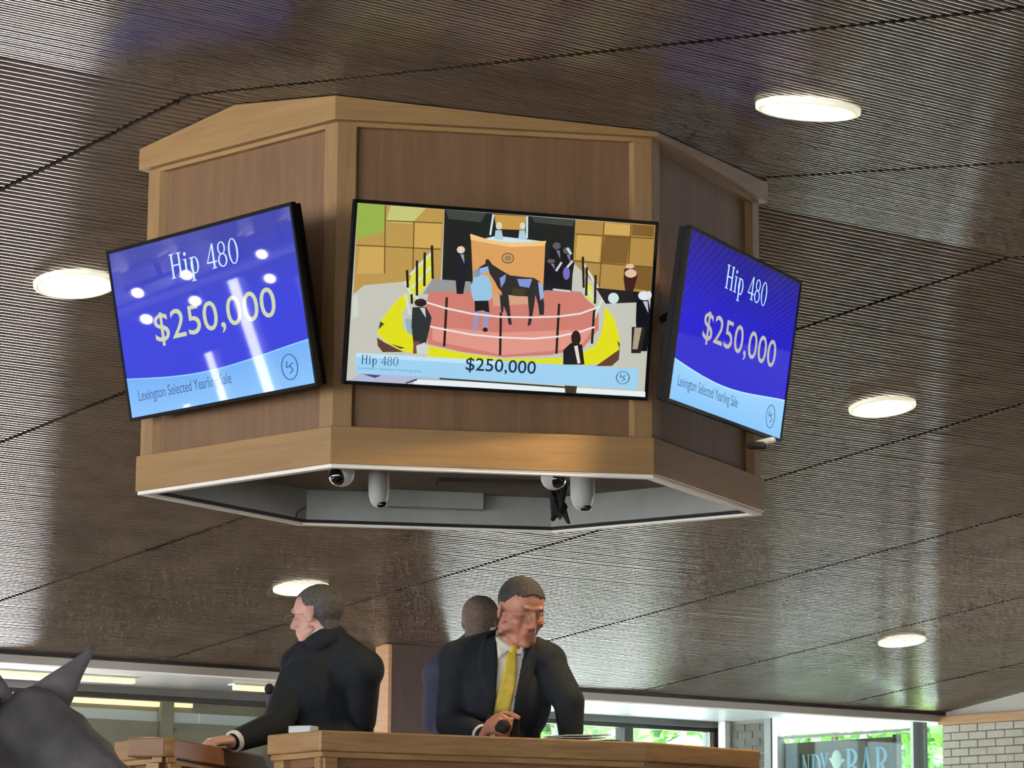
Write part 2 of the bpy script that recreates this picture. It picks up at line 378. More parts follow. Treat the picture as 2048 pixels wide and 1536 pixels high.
# brick wall
tb1 = tS(1886); tb0 = 15.6
wall_r = struct('wall_right', stbox(S_END, S_END + 0.25, tb0, tb1, 0, zS(1446, 1960)), 'mortar')
nb = 0; ztop = zS(1446, 1960)
for r in range(15):
    z = ztop - (r + 1) * bh; t = tb1 + (bl / 2 if r % 2 else 0)
    while t > tb0 + bl:
        a, b = t - bl + 0.006, min(t, tb1) - 0.006
        if b - a > 0.03:
            obj('brick', stbox(S_END - 0.010 - rng.uniform(0, 0.003), S_END + 0.002, a, b, z + 0.006, z + bh - 0.006), 'brick_white', wall_r); nb += 1
        t -= bl
struct('trim_5', stbox(S_END - 0.04, S_END + 0.25, tb0, T_FAR + 0.02, ztop, ztop + 0.085), 'wood_strip', bevel=0.004)
gp = [ST(S_END + 0.02, t, 0) for t in (T_FAR + 0.1, RT, T_NEAR)]
poly = [ST(S_END, T_FAR + 0.1, ztop + 0.085), ST(S_END, T_NEAR, ztop + 0.085)] + [ST(S_END, t, ceil_z(ST(0, t, 0)) + 0.05) for t in (T_NEAR, RT, T_FAR + 0.1)]
struct('wall_gable', prism(poly, G * 0.2), 'fascia_white')
# walls behind and beside the camera, with their window openings
def wall_with_openings(name, along, s_or_t, lo, hi, zt, openings, m, thick=0.2):
    """along 's' (wall of constant t) or 't' (wall of constant s); openings: (from, to, sill, head)"""
    mk = (lambda a, b, z0, z1: stbox(a, b, s_or_t, s_or_t + thick, z0, z1)) if along == 's' else (lambda a, b, z0, z1: stbox(s_or_t, s_or_t + thick, a, b, z0, z1))
    parts = []; x = lo
    for a_, b_, z0, z1 in sorted(openings):
        if a_ > x: parts.append(mk(x, a_, 0, zt))
        if z0 > 0: parts.append(mk(a_, b_, 0, z0))
        if z1 < zt: parts.append(mk(a_, b_, z1, zt))
        x = b_
    if x < hi: parts.append(mk(x, hi, 0, zt))
    return struct(name, join(*parts), m)
wall_with_openings('wall_far_left', 's', T_W, S_W, 10.2, Zh1 - 0.05, [(-8.3, -8.15, 0.2, 3.2), (-7.5, -7.4, 0.2, 3.0), (-6.75, -6.5, 0.2, 3.2), (-6.1, -5.9, 0.2, 2.6), (-5.6, -5.42, 0.2, 2.2), (-4.75, -4.6, 0.2, 3.2), (-4.3, -4.1, 0.2, 3.0), (-3.7, -3.6, 0.2, 2.2), (-2.5, -2.38, 0.2, 3.2), (-1.95, -1.85, 0.2, 3.2), (-1.6, -1.4, 0.2, 2.2), (0.5, 1.2, 0.2, 3.0), (3.4, 4.4, 0.2, 3.0), (6.5, 7.5, 0.2, 3.0)], 'greenish_wall', 0.12)
wall_with_openings('wall_near', 's', -2.2, S_W, S_END, 3.6, NEAR_OPEN, 'fascia_white')
wall_with_openings('wall_left', 't', S_W - 0.2, -2.2, T_W, 3.6, LEFT_OPEN, 'fascia_white')
wall_with_openings('wall_right_near', 't', S_END, -2.2, tb0, ztop + 0.085, RIGHT_OPEN, 'fascia_white')
# pillar behind the auction stand
s_p0 = float(at(760, 1290, 22.6) @ G); pc = ST(12.70, 18.68, 0)
struct('pillar', stbox(12.72, 13.30, 18.62, 18.80, 0, ceil_z(pc) + 0.005), 'pillar')
struct('pillar_lit_side', stbox(12.69, 12.72, 18.62, 18.80, 0, ceil_z(pc) + 0.0), 'wood_strip')  # paler colour puts the light on the pillar's left side

# ------------------------------------------------------------------ the hanging six-sided screen box
HP = np.array([[-1.54, 11.931], [-0.695, 11.132], [0.556, 11.354], [1.074, 12.395], [0.195, 13.054], [-0.942, 12.852]])
HZ0, HZ1 = 1.7153 + CAMZ, 3.085 + CAMZ
def hex_off(d):
    """hexagon with every side moved out by d"""
    n = len(HP); L = []
    for i in range(n):
        a, b = HP[i], HP[(i + 1) % n]; e = unit(b - a); o = A(e[1], -e[0]); L.append((a + o * d, e))
    out = []
    for i in range(n):
        p, e = L[i - 1]; q, f = L[i]; k = np.linalg.solve(np.array([e, -f]).T, q - p)[0]; out.append(p + e * k)
    return np.array(out)
H_OUT, H_ST, H_PAN, H_COR, H_IN = hex_off(0.012), hex_off(0.0), hex_off(-0.028), hex_off(0.032), hex_off(-0.045)
def P3(p, z): return A(p[0], p[1], z)
hb = empty('hanging_screen_box', P3(HP.mean(0), HZ0), 'large six-sided oak box hanging from the ceiling and carrying three televisions', 'screen box')
def slab(p, q, p2, q2, z0, z1):
    """piece of a face between outer points p,q and inner points p2,q2"""
    V = [P3(x, z) for z in (z0, z1) for x in (p, q, q2, p2)]
    return np.array(V), [(0, 1, 2, 3), (7, 6, 5, 4), (0, 4, 5, 1), (1, 5, 6, 2), (2, 6, 7, 3), (3, 7, 4, 0)]
RAIL_H = 0.148
for i in range(6):
    j = (i + 1) % 6; e = unit(HP[j] - HP[i]); L = np.linalg.norm(HP[j] - HP[i])
    obj('bottom_rail', slab(H_OUT[i], H_OUT[j], H_IN[i], H_IN[j], HZ0, HZ0 + RAIL_H), 'oak_h', hb, bevel=0.003)
    obj('panel', slab(H_PAN[i], H_PAN[j], H_IN[i], H_IN[j], HZ0 + RAIL_H, HZ1 + 0.02), 'ply', hb)
    sw = 0.075
    obj('stile', slab(H_ST[i], H_ST[i] + e * sw, H_PAN[i] + (H_ST[i] - H_PAN[i]) * 0.02, H_PAN[i] + e * sw, HZ0 + RAIL_H, HZ1), 'oak_v', hb, bevel=0.002)
    obj('stile', slab(H_ST[j] - e * sw, H_ST[j], H_PAN[j] - e * sw, H_PAN[j], HZ0 + RAIL_H, HZ1), 'oak_v', hb, bevel=0.002)
    obj('top_rail', slab(H_ST[i] + e * sw, H_ST[j] - e * sw, H_PAN[i] + e * sw, H_PAN[j] - e * sw, HZ1 - 0.018, HZ1), 'oak_h', hb)
    # cornice follows the slopes of the ceiling
    c0, c1, d0, d1 = H_COR[i], H_COR[j], H_PAN[i], H_PAN[j]; n = 24; V, F = [], []
    for k in range(n + 1):
        w = k / n; a = c0 + (c1 - c0) * w; b = d0 + (d1 - d0) * w
        V += [P3(a, HZ1), P3(a, ceil_z(a) - 0.004), P3(b, ceil_z(b) - 0.004), P3(b, HZ1)]
    for k in range(n): F += [(4 * k + m, 4 * k + 4 + m, 4 * k + 4 + (m + 1) % 4, 4 * k + (m + 1) % 4) for m in range(4)]
    F += [(0, 1, 2, 3), (4 * n + 3, 4 * n + 2, 4 * n + 1, 4 * n)]
    obj('cornice', (np.array(V), F), 'oak_h', hb)
    # white lip under the rail, black strip painting the shadow gap, inner lining of the open bottom
    h1, h2 = hex_off(0.004), hex_off(-0.030)
    obj('rim_lip', slab(h1[i], h1[j], h2[i], h2[j], HZ0 - 0.014, HZ0), 'rim_white', hb)
    h3 = hex_off(-0.052)
    obj('painted_shadow_gap', slab(h2[i], h2[j], h3[i], h3[j], HZ0 - 0.004, HZ0 + 0.012), 'black_matt', hb)
    h4 = hex_off(-0.06)
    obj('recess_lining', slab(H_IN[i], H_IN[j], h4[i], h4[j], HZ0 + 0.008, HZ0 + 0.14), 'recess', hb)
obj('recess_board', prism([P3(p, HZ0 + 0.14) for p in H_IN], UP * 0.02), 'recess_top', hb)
ZR = HZ0 + 0.14
# duct and long bar in the recess
b0, b1 = at(775, 997, 12.75), at(968, 1001, 12.85)
obj('conduit_bar', box(A(b0[0], b0[1], ZR - 0.075), A(*(b1 - b0)[:2], 0), A(-0.01, 0.06, 0), A(0, 0, 0.075)), 'recess', hb, bevel=0.004)
d0, d1 = onz(880, 955, ZR), onz(1160, 962, ZR)
obj('cable_duct', box(A(d0[0], d0[1], ZR - 0.018), A(*(d1 - d0)[:2], 0), A(-0.02, 0.14, 0), A(0, 0, 0.018)), 'dark_metal', hb)
obj('loose_wire', tube([at(612, 1014, 12.7), at(600, 1020, 12.68), at(594, 1026, 12.68), at(592, 1035, 12.68)], 0.0035, 6), 'black_matt', hb, smooth=True)

# ------------------------------------------------------------------ cameras hanging under the box
def turret(u, v, Y, look, label):
    c = at(u, v, Y); e = empty('turret_camera', A(c[0], c[1], c[2]), label, 'camera', 'white turret cameras under the box')
    top = A(c[0], c[1], ZR)
    ld = unit(look)
    obj('base', lathe([(0.001, 0), (0.052, 0), (0.054, -0.03), (0.05, -(ZR - c[2]) * 0.55), (0.04, -(ZR - c[2]) * 0.9), (0.001, -(ZR - c[2]) * 0.95)], top, UP, 24), 'camera_white', e, smooth=True)
    obj('shell', ellipsoid(c, basis(ld), (0.052, 0.052, 0.05)), 'camera_white', e, smooth=True)
    f = obj('face', ellipsoid(c + ld * 0.022, basis(ld), (0.040, 0.040, 0.036)), 'cam_ball', e, smooth=True)
    obj('lens', ellipsoid(c + ld * 0.05, basis(ld), (0.012, 0.012, 0.012)), 'cam_ball', f, smooth=True)
turret(683, 948, 11.42, A(-0.55, -0.75, -0.45), 'white turret camera with black face under the box\'s front left corner')
turret(1107, 955, 11.52, A(0.6, -0.6, -0.3), 'white turret camera half hidden behind the front rail')
def ptz(u, vt, vb, Y, w, label):
    b = at(u, vb, Y); h = ZR - b[2]; r = w / 2 / F_PX * Y; c = A(b[0], b[1], ZR)
    e = empty('dome_camera', b, label, 'camera', 'white pendant dome cameras under the box')
    obj('housing', lathe([(0.001, 0), (r * 0.93, 0), (r, -0.02), (r, -h * 0.52), (r * 0.95, -h * 0.68), (r * 0.78, -h * 0.84), (r * 0.5, -h * 0.96), (0.001, -h)], c, UP, 28), 'camera_white', e, smooth=True)
    obj('dark_window', ellipsoid(A(b[0], b[1], b[2] + 0.012) + A(0.012, -0.012, 0), np.eye(3), (r * 0.52, r * 0.42, 0.016)), 'cam_ball', e, smooth=True)
ptz(757, 960, 1015, 12.25, 42, 'white pendant dome camera on the left, beside the long bar')
ptz(1165, 958, 1022, 12.15, 50, 'larger white pendant dome camera on the right, beside black cables')
e = empty('cable_bundle', at(1118, 1035, 12.5), 'tangled bundle of black cables hanging beside the right dome camera', 'cables')
cb = at(1118, 1018, 12.5); tops = []
for k in range(7):
    a = rng.normal(0, 0.02, (4, 3)); p0 = A(cb[0] + a[0, 0], cb[1] + a[0, 1], ZR)
    tops.append(tube([p0, cb + a[1] + A(0, 0, 0.02), cb + a[2] + A(0.01, 0, -0.02), cb + a[3] + A(-0.015, 0, 0.005), cb + A(0.03, 0, 0.015)], 0.011, 7))
obj('cables', join(*tops), 'black_matt', e, smooth=True)
obj('bracket', box(cb + A(-0.035, -0.02, -0.03), A(0.05, 0, 0), A(0, 0.04, 0), A(0, 0, 0.045)), 'black_matt', e, bevel=0.004)
c = at(1528, 884, 11.75)
e = empty('bullet_camera', c, 'small black and white camera peeking out below the right television', 'camera')
obj('body', capsule(c + A(-0.02, 0.05, 0.0), c + A(0.035, 0.0, 0.008), 0.015, 0.014), 'camera_white', e, smooth=True)
obj('bracket', capsule(c + A(-0.05, 0.06, -0.005), c + A(-0.005, 0.02, -0.012), 0.017), 'black_matt', e, smooth=True)

# ------------------------------------------------------------------ televisions
def serif_glyphs():
    def rect(x0, y0, x1, y1): return [[(x0, y0), (x1, y0), (x1, y1), (x0, y1)]]
    def ring(cx, cy, rx, ry, wx, wy, a0=0, a1=360, n=28):
        out = []
        for k in range(n):
            p, q = math.radians(a0 + (a1 - a0) * k / n), math.radians(a0 + (a1 - a0) * (k + 1) / n)
            f = lambda a, i: (cx + (rx - wx * i) * math.cos(a), cy + (ry - wy * i) * math.sin(a))
            out.append([f(p, 0), f(q, 0), f(q, 1), f(p, 1)])
        return out
    def line(x0, y0, x1, y1, w):
        d = math.hypot(x1 - x0, y1 - y0); nx, ny = -(y1 - y0) / d * w / 2, (x1 - x0) / d * w / 2
        return [[(x0 + nx, y0 + ny), (x0 - nx, y0 - ny), (x1 - nx, y1 - ny), (x1 + nx, y1 + ny)]]
    sv = lambda x, y: rect(x - 0.13, y - 0.02, x + 0.13, y + 0.02)
    g = {}
    g['H'] = (0.78, rect(.12, 0, .23, 1) + rect(.55, 0, .66, 1) + rect(.2, .49, .6, .55) + sv(.175, .02) + sv(.175, .98) + sv(.605, .02) + sv(.605, .98))
    g['I'] = (0.40, rect(.13, 0, .27, 1) + sv(.2, .02) + sv(.2, .98))
    g['i'] = (0.36, rect(.12, 0, .23, .68) + sv(.175, .02) + rect(.05, .64, .15, .68) + ring(.175, .87, .075, .075, .074, .074))
    g['p'] = (0.62, rect(.12, -.28, .23, .68) + sv(.175, -.27) + rect(.04, .64, .15, .68) + ring(.31, .34, .24, .35, .10, .045))
    g['4'] = (0.62, rect(.38, 0, .48, 1) + rect(.03, .24, .6, .30) + line(.41, .98, .05, .27, .05) + sv(.43, .02))
    g['8'] = (0.62, ring(.3, .74, .22, .26, .08, .045) + ring(.3, .26, .26, .28, .09, .05))
    g['0'] = (0.64, ring(.31, .5, .27, .52, .095, .045))
    g['N'] = (0.80, rect(.1, 0, .16, 1) + rect(.62, 0, .68, 1) + line(.1, 1, .66, 0, .15) + sv(.13, .98) + sv(.65, .98) + sv(.13, .02))
    g['D'] = (0.78, rect(.1, 0, .25, 1) + ring(.25, .5, .45, .5, .15, .05, -90, 90) + sv(.15, .02) + sv(.15, .98))
    g['Y'] = (0.74, rect(.3, 0, .44, .48) + line(.1, 1, .37, .44, .13) + line(.64, 1, .37, .44, .06) + sv(.37, .02) + sv(.1, .98) + sv(.64, .98))
    g['B'] = (0.74, rect(.1, 0, .25, 1) + ring(.25, .745, .33, .255, .13, .05, -90, 90) + ring(.25, .26, .4, .26, .14, .05, -90, 90) + sv(.14, .02) + sv(.14, .98))
    g['A'] = (0.78, line(.12, 0, .4, 1, .06) + line(.4, 1, .68, 0, .15) + rect(.22, .3, .6, .36) + sv(.12, .02) + sv(.68, .02))
    g['R'] = (0.80, rect(.1, 0, .25, 1) + ring(.25, .74, .36, .26, .13, .05, -90, 90) + line(.34, .5, .68, 0, .14) + sv(.17, .02) + sv(.17, .98) + sv(.68, .02))
    return g
GL = serif_glyphs()
def serif(txt, x, y, h, sx=1.0, italic=0.0):
    """polygons of a line of serif lettering, baseline at x,y"""
    out = []
    for ch in txt:
        if ch == ' ': x += 0.36 * h * sx; continue
        w, ps = GL[ch]; out += [[(x + (a + italic * b) * h * sx, y + b * h) for a, b in p] for p in ps]; x += w * h * sx
    return out
_fc = {}
def sans(txt, x, y, w, h, bold=0.0):
    """polygons of a line of sans lettering fitted to a box"""
    if (txt, bold) not in _fc:
        cu = bpy.data.curves.new('t', 'FONT'); cu.body = txt; cu.fill_mode = 'FRONT'; cu.resolution_u = 4; cu.offset = bold; ob = bpy.data.objects.new('t', cu); COL.objects.link(ob)
        me = bpy.data.meshes.new_from_object(ob.evaluated_get(bpy.context.evaluated_depsgraph_get()))
        V = np.array([v.co[:2] for v in me.vertices]); F = [list(p.vertices) for p in me.polygons]
        bpy.data.objects.remove(ob); bpy.data.meshes.remove(me); _fc[(txt, bold)] = (V, F)
    V, F = _fc[(txt, bold)]; lo, hi = V.min(0), V.max(0); U = (V - lo) / (hi - lo) * A(w, h) + A(x, y)
    return [[tuple(U[i]) for i in f] for f in F]
def strip_poly(pts, w):
    """thin ribbon along a polyline"""
    pts = np.array(pts, float); out = []
    for a, b in zip(pts[:-1], pts[1:]):
        d = unit(b - a); n = A(-d[1], d[0]) * w / 2; out.append([tuple(a + n), tuple(b + n), tuple(b - n), tuple(a - n)])
    return out
def ell(cx, cy, rx, ry, n=20, rot=0):
    c, s = math.cos(rot), math.sin(rot)
    return [[(cx + rx * math.cos(a) * c - ry * math.sin(a) * s, cy + rx * math.cos(a) * s + ry * math.sin(a) * c) for a in np.linspace(0, 2 * math.pi, n, endpoint=False)]]
def ellring(cx, cy, rx, ry, w, n=28): return strip_poly([(cx + rx * math.cos(a), cy + ry * math.sin(a)) for a in np.linspace(0, 2 * math.pi, n + 1)], w)

def television(center, yaw, tilt, roll, wid, layers, label, gain=1.0):
    """layers: list of (polygons in unit screen coordinates (0..1, 0..1 upward), colour or list of colours)"""
    e = A(math.cos(yaw), math.sin(yaw), 0); n0 = A(e[1], -e[0], 0); up0 = UP * math.cos(tilt) + n0 * math.sin(tilt)
    x = e * math.cos(roll) + up0 * math.sin(roll); y = -e * math.sin(roll) + up0 * math.cos(roll); nn = np.cross(x, y)
    c = np.asarray(center) + UP * CAMZ; h = wid * 0.568
    root = empty('television', c - y * h / 2, label, 'television', 'televisions on the hanging box')
    bz = 0.014; t = 0.05
    def fr(x0, x1, y0, y1, z0, z1): return box(c + x * x0 + y * y0 + nn * z0, x * (x1 - x0), y * (y1 - y0), nn * (z1 - z0))
    obj('housing', fr(-wid / 2 + 0.006, wid / 2 - 0.006, -h / 2 + 0.006, h / 2 - 0.006, -t, -0.006), 'bezel', root, bevel=0.004)
    for q in ((-wid / 2, wid / 2, h / 2 - bz, h / 2), (-wid / 2, wid / 2, -h / 2, -h / 2 + bz), (-wid / 2, -wid / 2 + bz, -h / 2 + bz, h / 2 - bz), (wid / 2 - bz, wid / 2, -h / 2 + bz, h / 2 - bz)):
        obj('bezel', fr(*q, -0.02, 0.004), 'bezel', root, bevel=0.002)
    obj('back_cover', fr(-wid * 0.3, wid * 0.3, -h * 0.32, h * 0.25, -t - 0.04, -t), 'black_matt', root, bevel=0.01)
    for sx in (-0.18, 0.18):
        mount = obj('wall_bracket', fr(sx - 0.02, sx + 0.02, -h * 0.3, h * 0.3, -t - 0.06, -t - 0.035), 'black_matt', root)
        p = c + x * sx - nn * (t + 0.05); obj('arm', tube([p + y * h * 0.2, p - n0 * 0.16 + UP * 0.05], 0.016, 8), 'black_matt', mount)
        obj('arm', tube([p - y * h * 0.2, p - n0 * 0.10 - UP * 0.05], 0.016, 8), 'black_matt', mount)
    sw, sh = wid - 2 * bz, h - 2 * bz
    V, F, C = [], [], []
    for li, (polys, col) in enumerate(layers):
        for pi, p in enumerate(polys):
            k = len(V); cc = col[pi] if isinstance(col, list) else col
            for vi, (a, b) in enumerate(p):
                V.append(c + x * (a - 0.5) * sw + y * (b - 0.5) * sh + nn * (0.00012 * (li + 1)))
            F.append(tuple(range(k, k + len(p))))
            for vi in range(len(p)): C.append(np.array(lin(cc[vi] if isinstance(cc[0], (tuple, list)) else cc)) * gain)
    V = np.array(V); scr = obj('screen', fr(-sw / 2, sw / 2, -sh / 2, sh / 2, -0.006, 0.0), 'cam_ball', root)
    obj('screen_image', (V, F), 'screen_picture', scr, colors=C, fix=False)
    return root

def price_layers(blue_top, blue_bot, ink, price_c, band_top, band_bot, foot):
    L = [([[(0, 0), (1, 0), (1, 0.5), (0, 0.5)], [(0, 0.5), (1, 0.5), (1, 1), (0, 1)]], [[blue_bot, blue_bot, blue_bot, blue_bot], [blue_bot, blue_bot, blue_top, blue_top]])]
    f = lambda x: 0.225 - 0.035 * math.sin((x - 0.05) * math.pi * 1.35) - 0.03 * x + 0.02 * x * x
    xs = np.linspace(0, 1, 25)
    L.append(([[(a, 0), (b, 0), (b, f(b)), (a, f(a))] for a, b in zip(xs[:-1], xs[1:])], [[band_bot, band_bot, band_top, band_top]] * 24))
    L.append((strip_poly([(x, f(x) + 0.004) for x in xs], 0.008), tuple(min(255, q + 30) for q in band_top)))
    L.append((serif('Hip 480', 0.33, 0.76, 0.145, 0.66), ink))
    L.append((sans('$250,000', 0.20, 0.385, 0.66, 0.20, 0.004), price_c))
    L.append((sans('Lexington Selected Yearling Sale', 0.055, 0.07, 0.52, 0.085), foot))
    L.append((ellring(0.885, 0.115, 0.040, 0.072, 0.006), foot))
    L.append((strip_poly([(0.875, 0.15), (0.868, 0.115), (0.89, 0.12)], 0.006) + strip_poly([(0.905, 0.135), (0.885, 0.125), (0.90, 0.095), (0.882, 0.078)], 0.006), foot))
    return L
def d2(a, b): return a
rad = math.radians
television(A(-1.203, 11.268, 2.323), rad(-43.39) - 0.0878, 0.2155, -0.011, 1.2457,
           price_layers((66, 72, 168), (58, 66, 222), (205, 235, 255), (206, 214, 176), (120, 178, 246), (140, 196, 252), (70, 104, 160)),
           'left television with a blue screen reading Hip 480 and strong window reflections')
television(A(0.906, 11.498, 2.296), rad(63.52) + 0.0064, 0.1539, 0.0165, 1.2129,
           price_layers((36, 30, 132), (20, 16, 206), (190, 228, 255), (186, 184, 168), (150, 206, 250), (132, 196, 248), (58, 92, 150)),
           'right television with a deep blue screen reading Hip 480, seen at a steep angle')

# picture on the middle screen, drawn in the pixels of a crop and mapped to the unit square
SRC = np.array([(93, 70), (1962, 205), (1886, 1284), (28, 1176)], float); DST = np.array([(0, 1), (1, 1), (1, 0), (0, 0)], float)
_A = []
for (x, y), (u, v) in zip(SRC, DST): _A += [[x, y, 1, 0, 0, 0, -u * x, -u * y, -u], [0, 0, 0, x, y, 1, -v * x, -v * y, -v]]
_h = np.linalg.svd(np.array(_A))[2][-1].reshape(3, 3)
def q(polys):
    out = []
    for p in polys:
        r = []
        for x, y in p:
            w = _h @ A(x, y, 1); r.append((min(1, max(0, w[0] / w[2])), min(1, max(0, w[1] / w[2]))))
        out.append(r)
    return out
ML = []
def lay(col, *polys): ML.append((q(polys), col))
lay((196, 196, 184), [(93, 70), (1962, 205), (1886, 1284), (28, 1176)])
lay((186, 150, 78), [(93, 70), (635, 110), (612, 548), (560, 545), (135, 585), (70, 640)])
lay((176, 138, 70), [(1455, 172), (1962, 205), (1932, 640), (1620, 615), (1440, 440)])
lay((150, 176, 74), [(93, 70), (265, 84), (262, 250), (85, 300)]); lay((196, 196, 120), [(300, 86), (520, 102), (430, 200), (270, 190)])
lay((205, 166, 88), [(450, 190), (620, 196), (612, 350), (445, 350)], [(110, 345), (262, 345), (262, 510), (90, 515)], [(1640, 190), (1800, 205), (1798, 270), (1635, 262)], [(1470, 270), (1620, 280), (1605, 440), (1455, 420)])
lay((126, 92, 44), [(1640, 275), (1800, 285), (1780, 450), (1615, 440)], [(1815, 200), (1955, 210), (1950, 280), (1812, 270)], [(1800, 460), (1940, 470), (1932, 620), (1780, 600)])
for p in ([(266, 84), (262, 512)], [(445, 190), (438, 520)], [(90, 335), (610, 360)], [(270, 182), (620, 196)], [(1637, 190), (1605, 600)], [(1808, 200), (1780, 600)], [(1455, 262), (1950, 290)], [(1440, 432), (1940, 470)]): lay((104, 78, 34), *strip_poly(p, 7))
lay((24, 28, 26), [(635, 110), (1455, 172), (1430, 640), (1250, 640), (620, 552)])
lay((60, 66, 60), [(640, 112), (900, 130), (860, 190), (660, 170)], [(1180, 155), (1450, 172), (1440, 215), (1200, 190)])
lay((150, 150, 150), [(560, 545), (800, 562), (800, 640), (500, 640)], [(1260, 615), (1490, 625), (1540, 700), (1260, 700)])
lay((206, 124, 112), [(540, 625), (800, 625), (1260, 622), (1470, 625), (1600, 740), (1600, 860), (1500, 980), (1300, 1020), (1000, 1034), (740, 1000), (530, 950), (520, 700)])
lay((224, 150, 136), [(560, 840), (980, 880), (1560, 860), (1480, 980), (1000, 1020), (560, 930)])
lay((212, 162, 130), [(930, 640), (1150, 650), (1180, 700), (940, 715)])
lay((198, 150, 70), [(945, 140), (1145, 152), (1140, 238), (958, 232)])
lay((205, 232, 240), *strip_poly([(940, 140), (920, 270)], 12), *strip_poly([(1152, 152), (1150, 290)], 12))
lay((218, 158, 92), [(800, 300), (900, 318), (1050, 345), (1265, 335), (1250, 640), (930, 640), (812, 560)])
lay((240, 196, 130), [(794, 262), (900, 296), (1050, 318), (1272, 306), (1262, 336), (1050, 346), (900, 320), (798, 300)])
lay((205, 226, 236), [(890, 290), (960, 275), (1180, 300), (1240, 308), (1050, 318), (910, 300)])
lay((120, 100, 70), *ellring(1030, 415, 36, 30, 8)); lay((150, 130, 96), *ell(1030, 415, 22, 18))
for cx, s in ((975, 1), (1122, 0.9)):
    lay((170, 205, 215), [(cx - 30 * s, 295), (cx - 22 * s, 240), (cx + 16 * s, 240), (cx + 28 * s, 300)]); lay((215, 215, 195), *ell(cx, 212, 19 * s, 24 * s))
# fence and flower border on both sides
lay((222, 220, 60), [(400, 600), (450, 470), (560, 370), (556, 540), (480, 640), (420, 690)]); lay((228, 226, 60), [(1500, 560), (1560, 590), (1570, 700), (1520, 650)])
lay((224, 222, 20), [(395, 630), (320, 700), (245, 800), (215, 880), (260, 930), (350, 985), (440, 1010), (440, 900), (375, 850), (370, 760), (410, 680)])
lay((224, 222, 24), [(520, 960), (760, 1010), (1000, 1045), (1370, 1040), (1370, 1090), (1000, 1090), (520, 1030)])
lay((224, 222, 20), [(1640, 715), (1700, 800), (1735, 940), (1720, 1010), (1600, 1075), (1490, 1085), (1490, 1010), (1580, 960), (1625, 860)])
lay((96, 64, 48), [(215, 910), (260, 940), (380, 1000), (250, 1000), (220, 960)], [(1730, 985), (1725, 1050), (1680, 1090), (1580, 1090)])
lay((60, 70, 20), [(235, 810), (260, 825), (225, 860)], [(1715, 930), (1732, 950), (1728, 985)], [(300, 950), (390, 975), (360, 980)])
lay((205, 222, 216), *strip_poly([(385, 560), (430, 640), (500, 690)], 16), *strip_poly([(390, 640), (420, 770)], 14), *strip_poly([(420, 520), (555, 380)], 16), *strip_poly([(430, 600), (550, 470)], 14), *strip_poly([(1500, 440), (1600, 610), (1640, 700)], 14), *strip_poly([(1500, 560), (1580, 690)], 14), *strip_poly([(1570, 790), (1630, 650)], 16))
for p in ([(555, 335), (560, 545)], [(510, 380), (508, 590)], [(462, 430), (462, 650)], [(400, 490), (405, 600)], [(1500, 405), (1505, 600)], [(1525, 470), (1520, 650)], [(1580, 520), (1575, 700)], [(648, 660), (632, 965)], [(985, 755), (980, 1022)], [(1350, 700), (1332, 1012)], [(1570, 740), (1555, 950)], [(428, 640), (430, 700)]): lay((34, 26, 20), *strip_poly(p, 15))
# standing people at the back
def figure(x, top, bot, w, coat, shirt, head):
    h = bot - top
    lay(head, *ell(x, top + h * 0.075, w * 0.34, h * 0.075)); lay(coat, [(x - w * .45, top + h * .16), (x + w * .3, top + h * .15), (x + w * .62, top + h * .35), (x + w * .5, top + h * .55), (x + w * .2, top + h * .98), (x - w * .35, top + h * .98), (x - w * .5, top + h * .5)])
    lay(shirt, [(x - w * .05, top + h * .17), (x + w * .25, top + h * .17), (x + w * .3, top + h * .36)])
figure(735, 340, 645, 74, (22, 24, 34), (150, 160, 180), (226, 206, 190))
for x, t, b in ((1335, 315, 610), (1400, 345, 625), (1300, 420, 600)): figure(x, t, b, 74, (14, 14, 24), (120, 120, 150), (90, 88, 90))
lay((206, 206, 214), *strip_poly([(1330, 495), (1365, 440)], 14), *strip_poly([(1400, 350), (1425, 390)], 16), *strip_poly([(1385, 490), (1435, 430)], 14), *strip_poly([(1310, 610), (1420, 622)], 12)); lay((110, 110, 190), *ell(1395, 510, 22, 40))
figure(1795, 450, 640, 80, (60, 24, 20), (230, 190, 150), (226, 190, 160)); lay((226, 190, 160), *ell(1800, 510, 38, 26))
lay((24, 24, 26), [(1580, 600), (1900, 630), (1880, 690), (1640, 700)]); lay((206, 226, 226), *ell(1690, 665, 34, 34))
figure(1880, 620, 1005, 100, (16, 18, 26), (190, 196, 214), (226, 230, 232)); lay((226, 226, 226), *ell(1915, 645, 16, 24))
lay((40, 36, 30), [(1805, 845), (1895, 845), (1860, 1010), (1800, 1010)]); lay((170, 160, 130), [(1822, 850), (1868, 850), (1840, 985), (1808, 985)])
lay((206, 212, 200), [(50, 660), (90, 640), (100, 780), (60, 790)])
# dark horse led by a handler
lay((44, 40, 42), [(905, 420), (930, 455), (985, 490), (1040, 522), (1120, 532), (1190, 538), (1225, 560), (1240, 605), (1215, 640), (1170, 655), (1080, 652), (1000, 640), (965, 600), (945, 560), (915, 515), (905, 480), (870, 500), (838, 492), (850, 470), (886, 450), (888, 425)])
lay((44, 40, 42), [(985, 600), (1030, 640), (1045, 780), (1052, 830), (1032, 830), (1020, 760), (995, 700)], [(1150, 640), (1200, 640), (1190, 720), (1170, 830), (1150, 842), (1160, 760)], [(1190, 610), (1235, 600), (1255, 700), (1252, 770), (1225, 770), (1215, 700)], [(975, 640), (1005, 660), (998, 750), (985, 760)])
lay((126, 150, 206), [(975, 540), (1015, 515), (1010, 560), (985, 600)], [(1085, 545), (1180, 545), (1160, 600), (1100, 590)]); lay((150, 176, 226), [(1215, 560), (1248, 590), (1250, 660), (1230, 680), (1222, 620)], [(845, 480), (905, 465), (905, 500), (860, 512)])
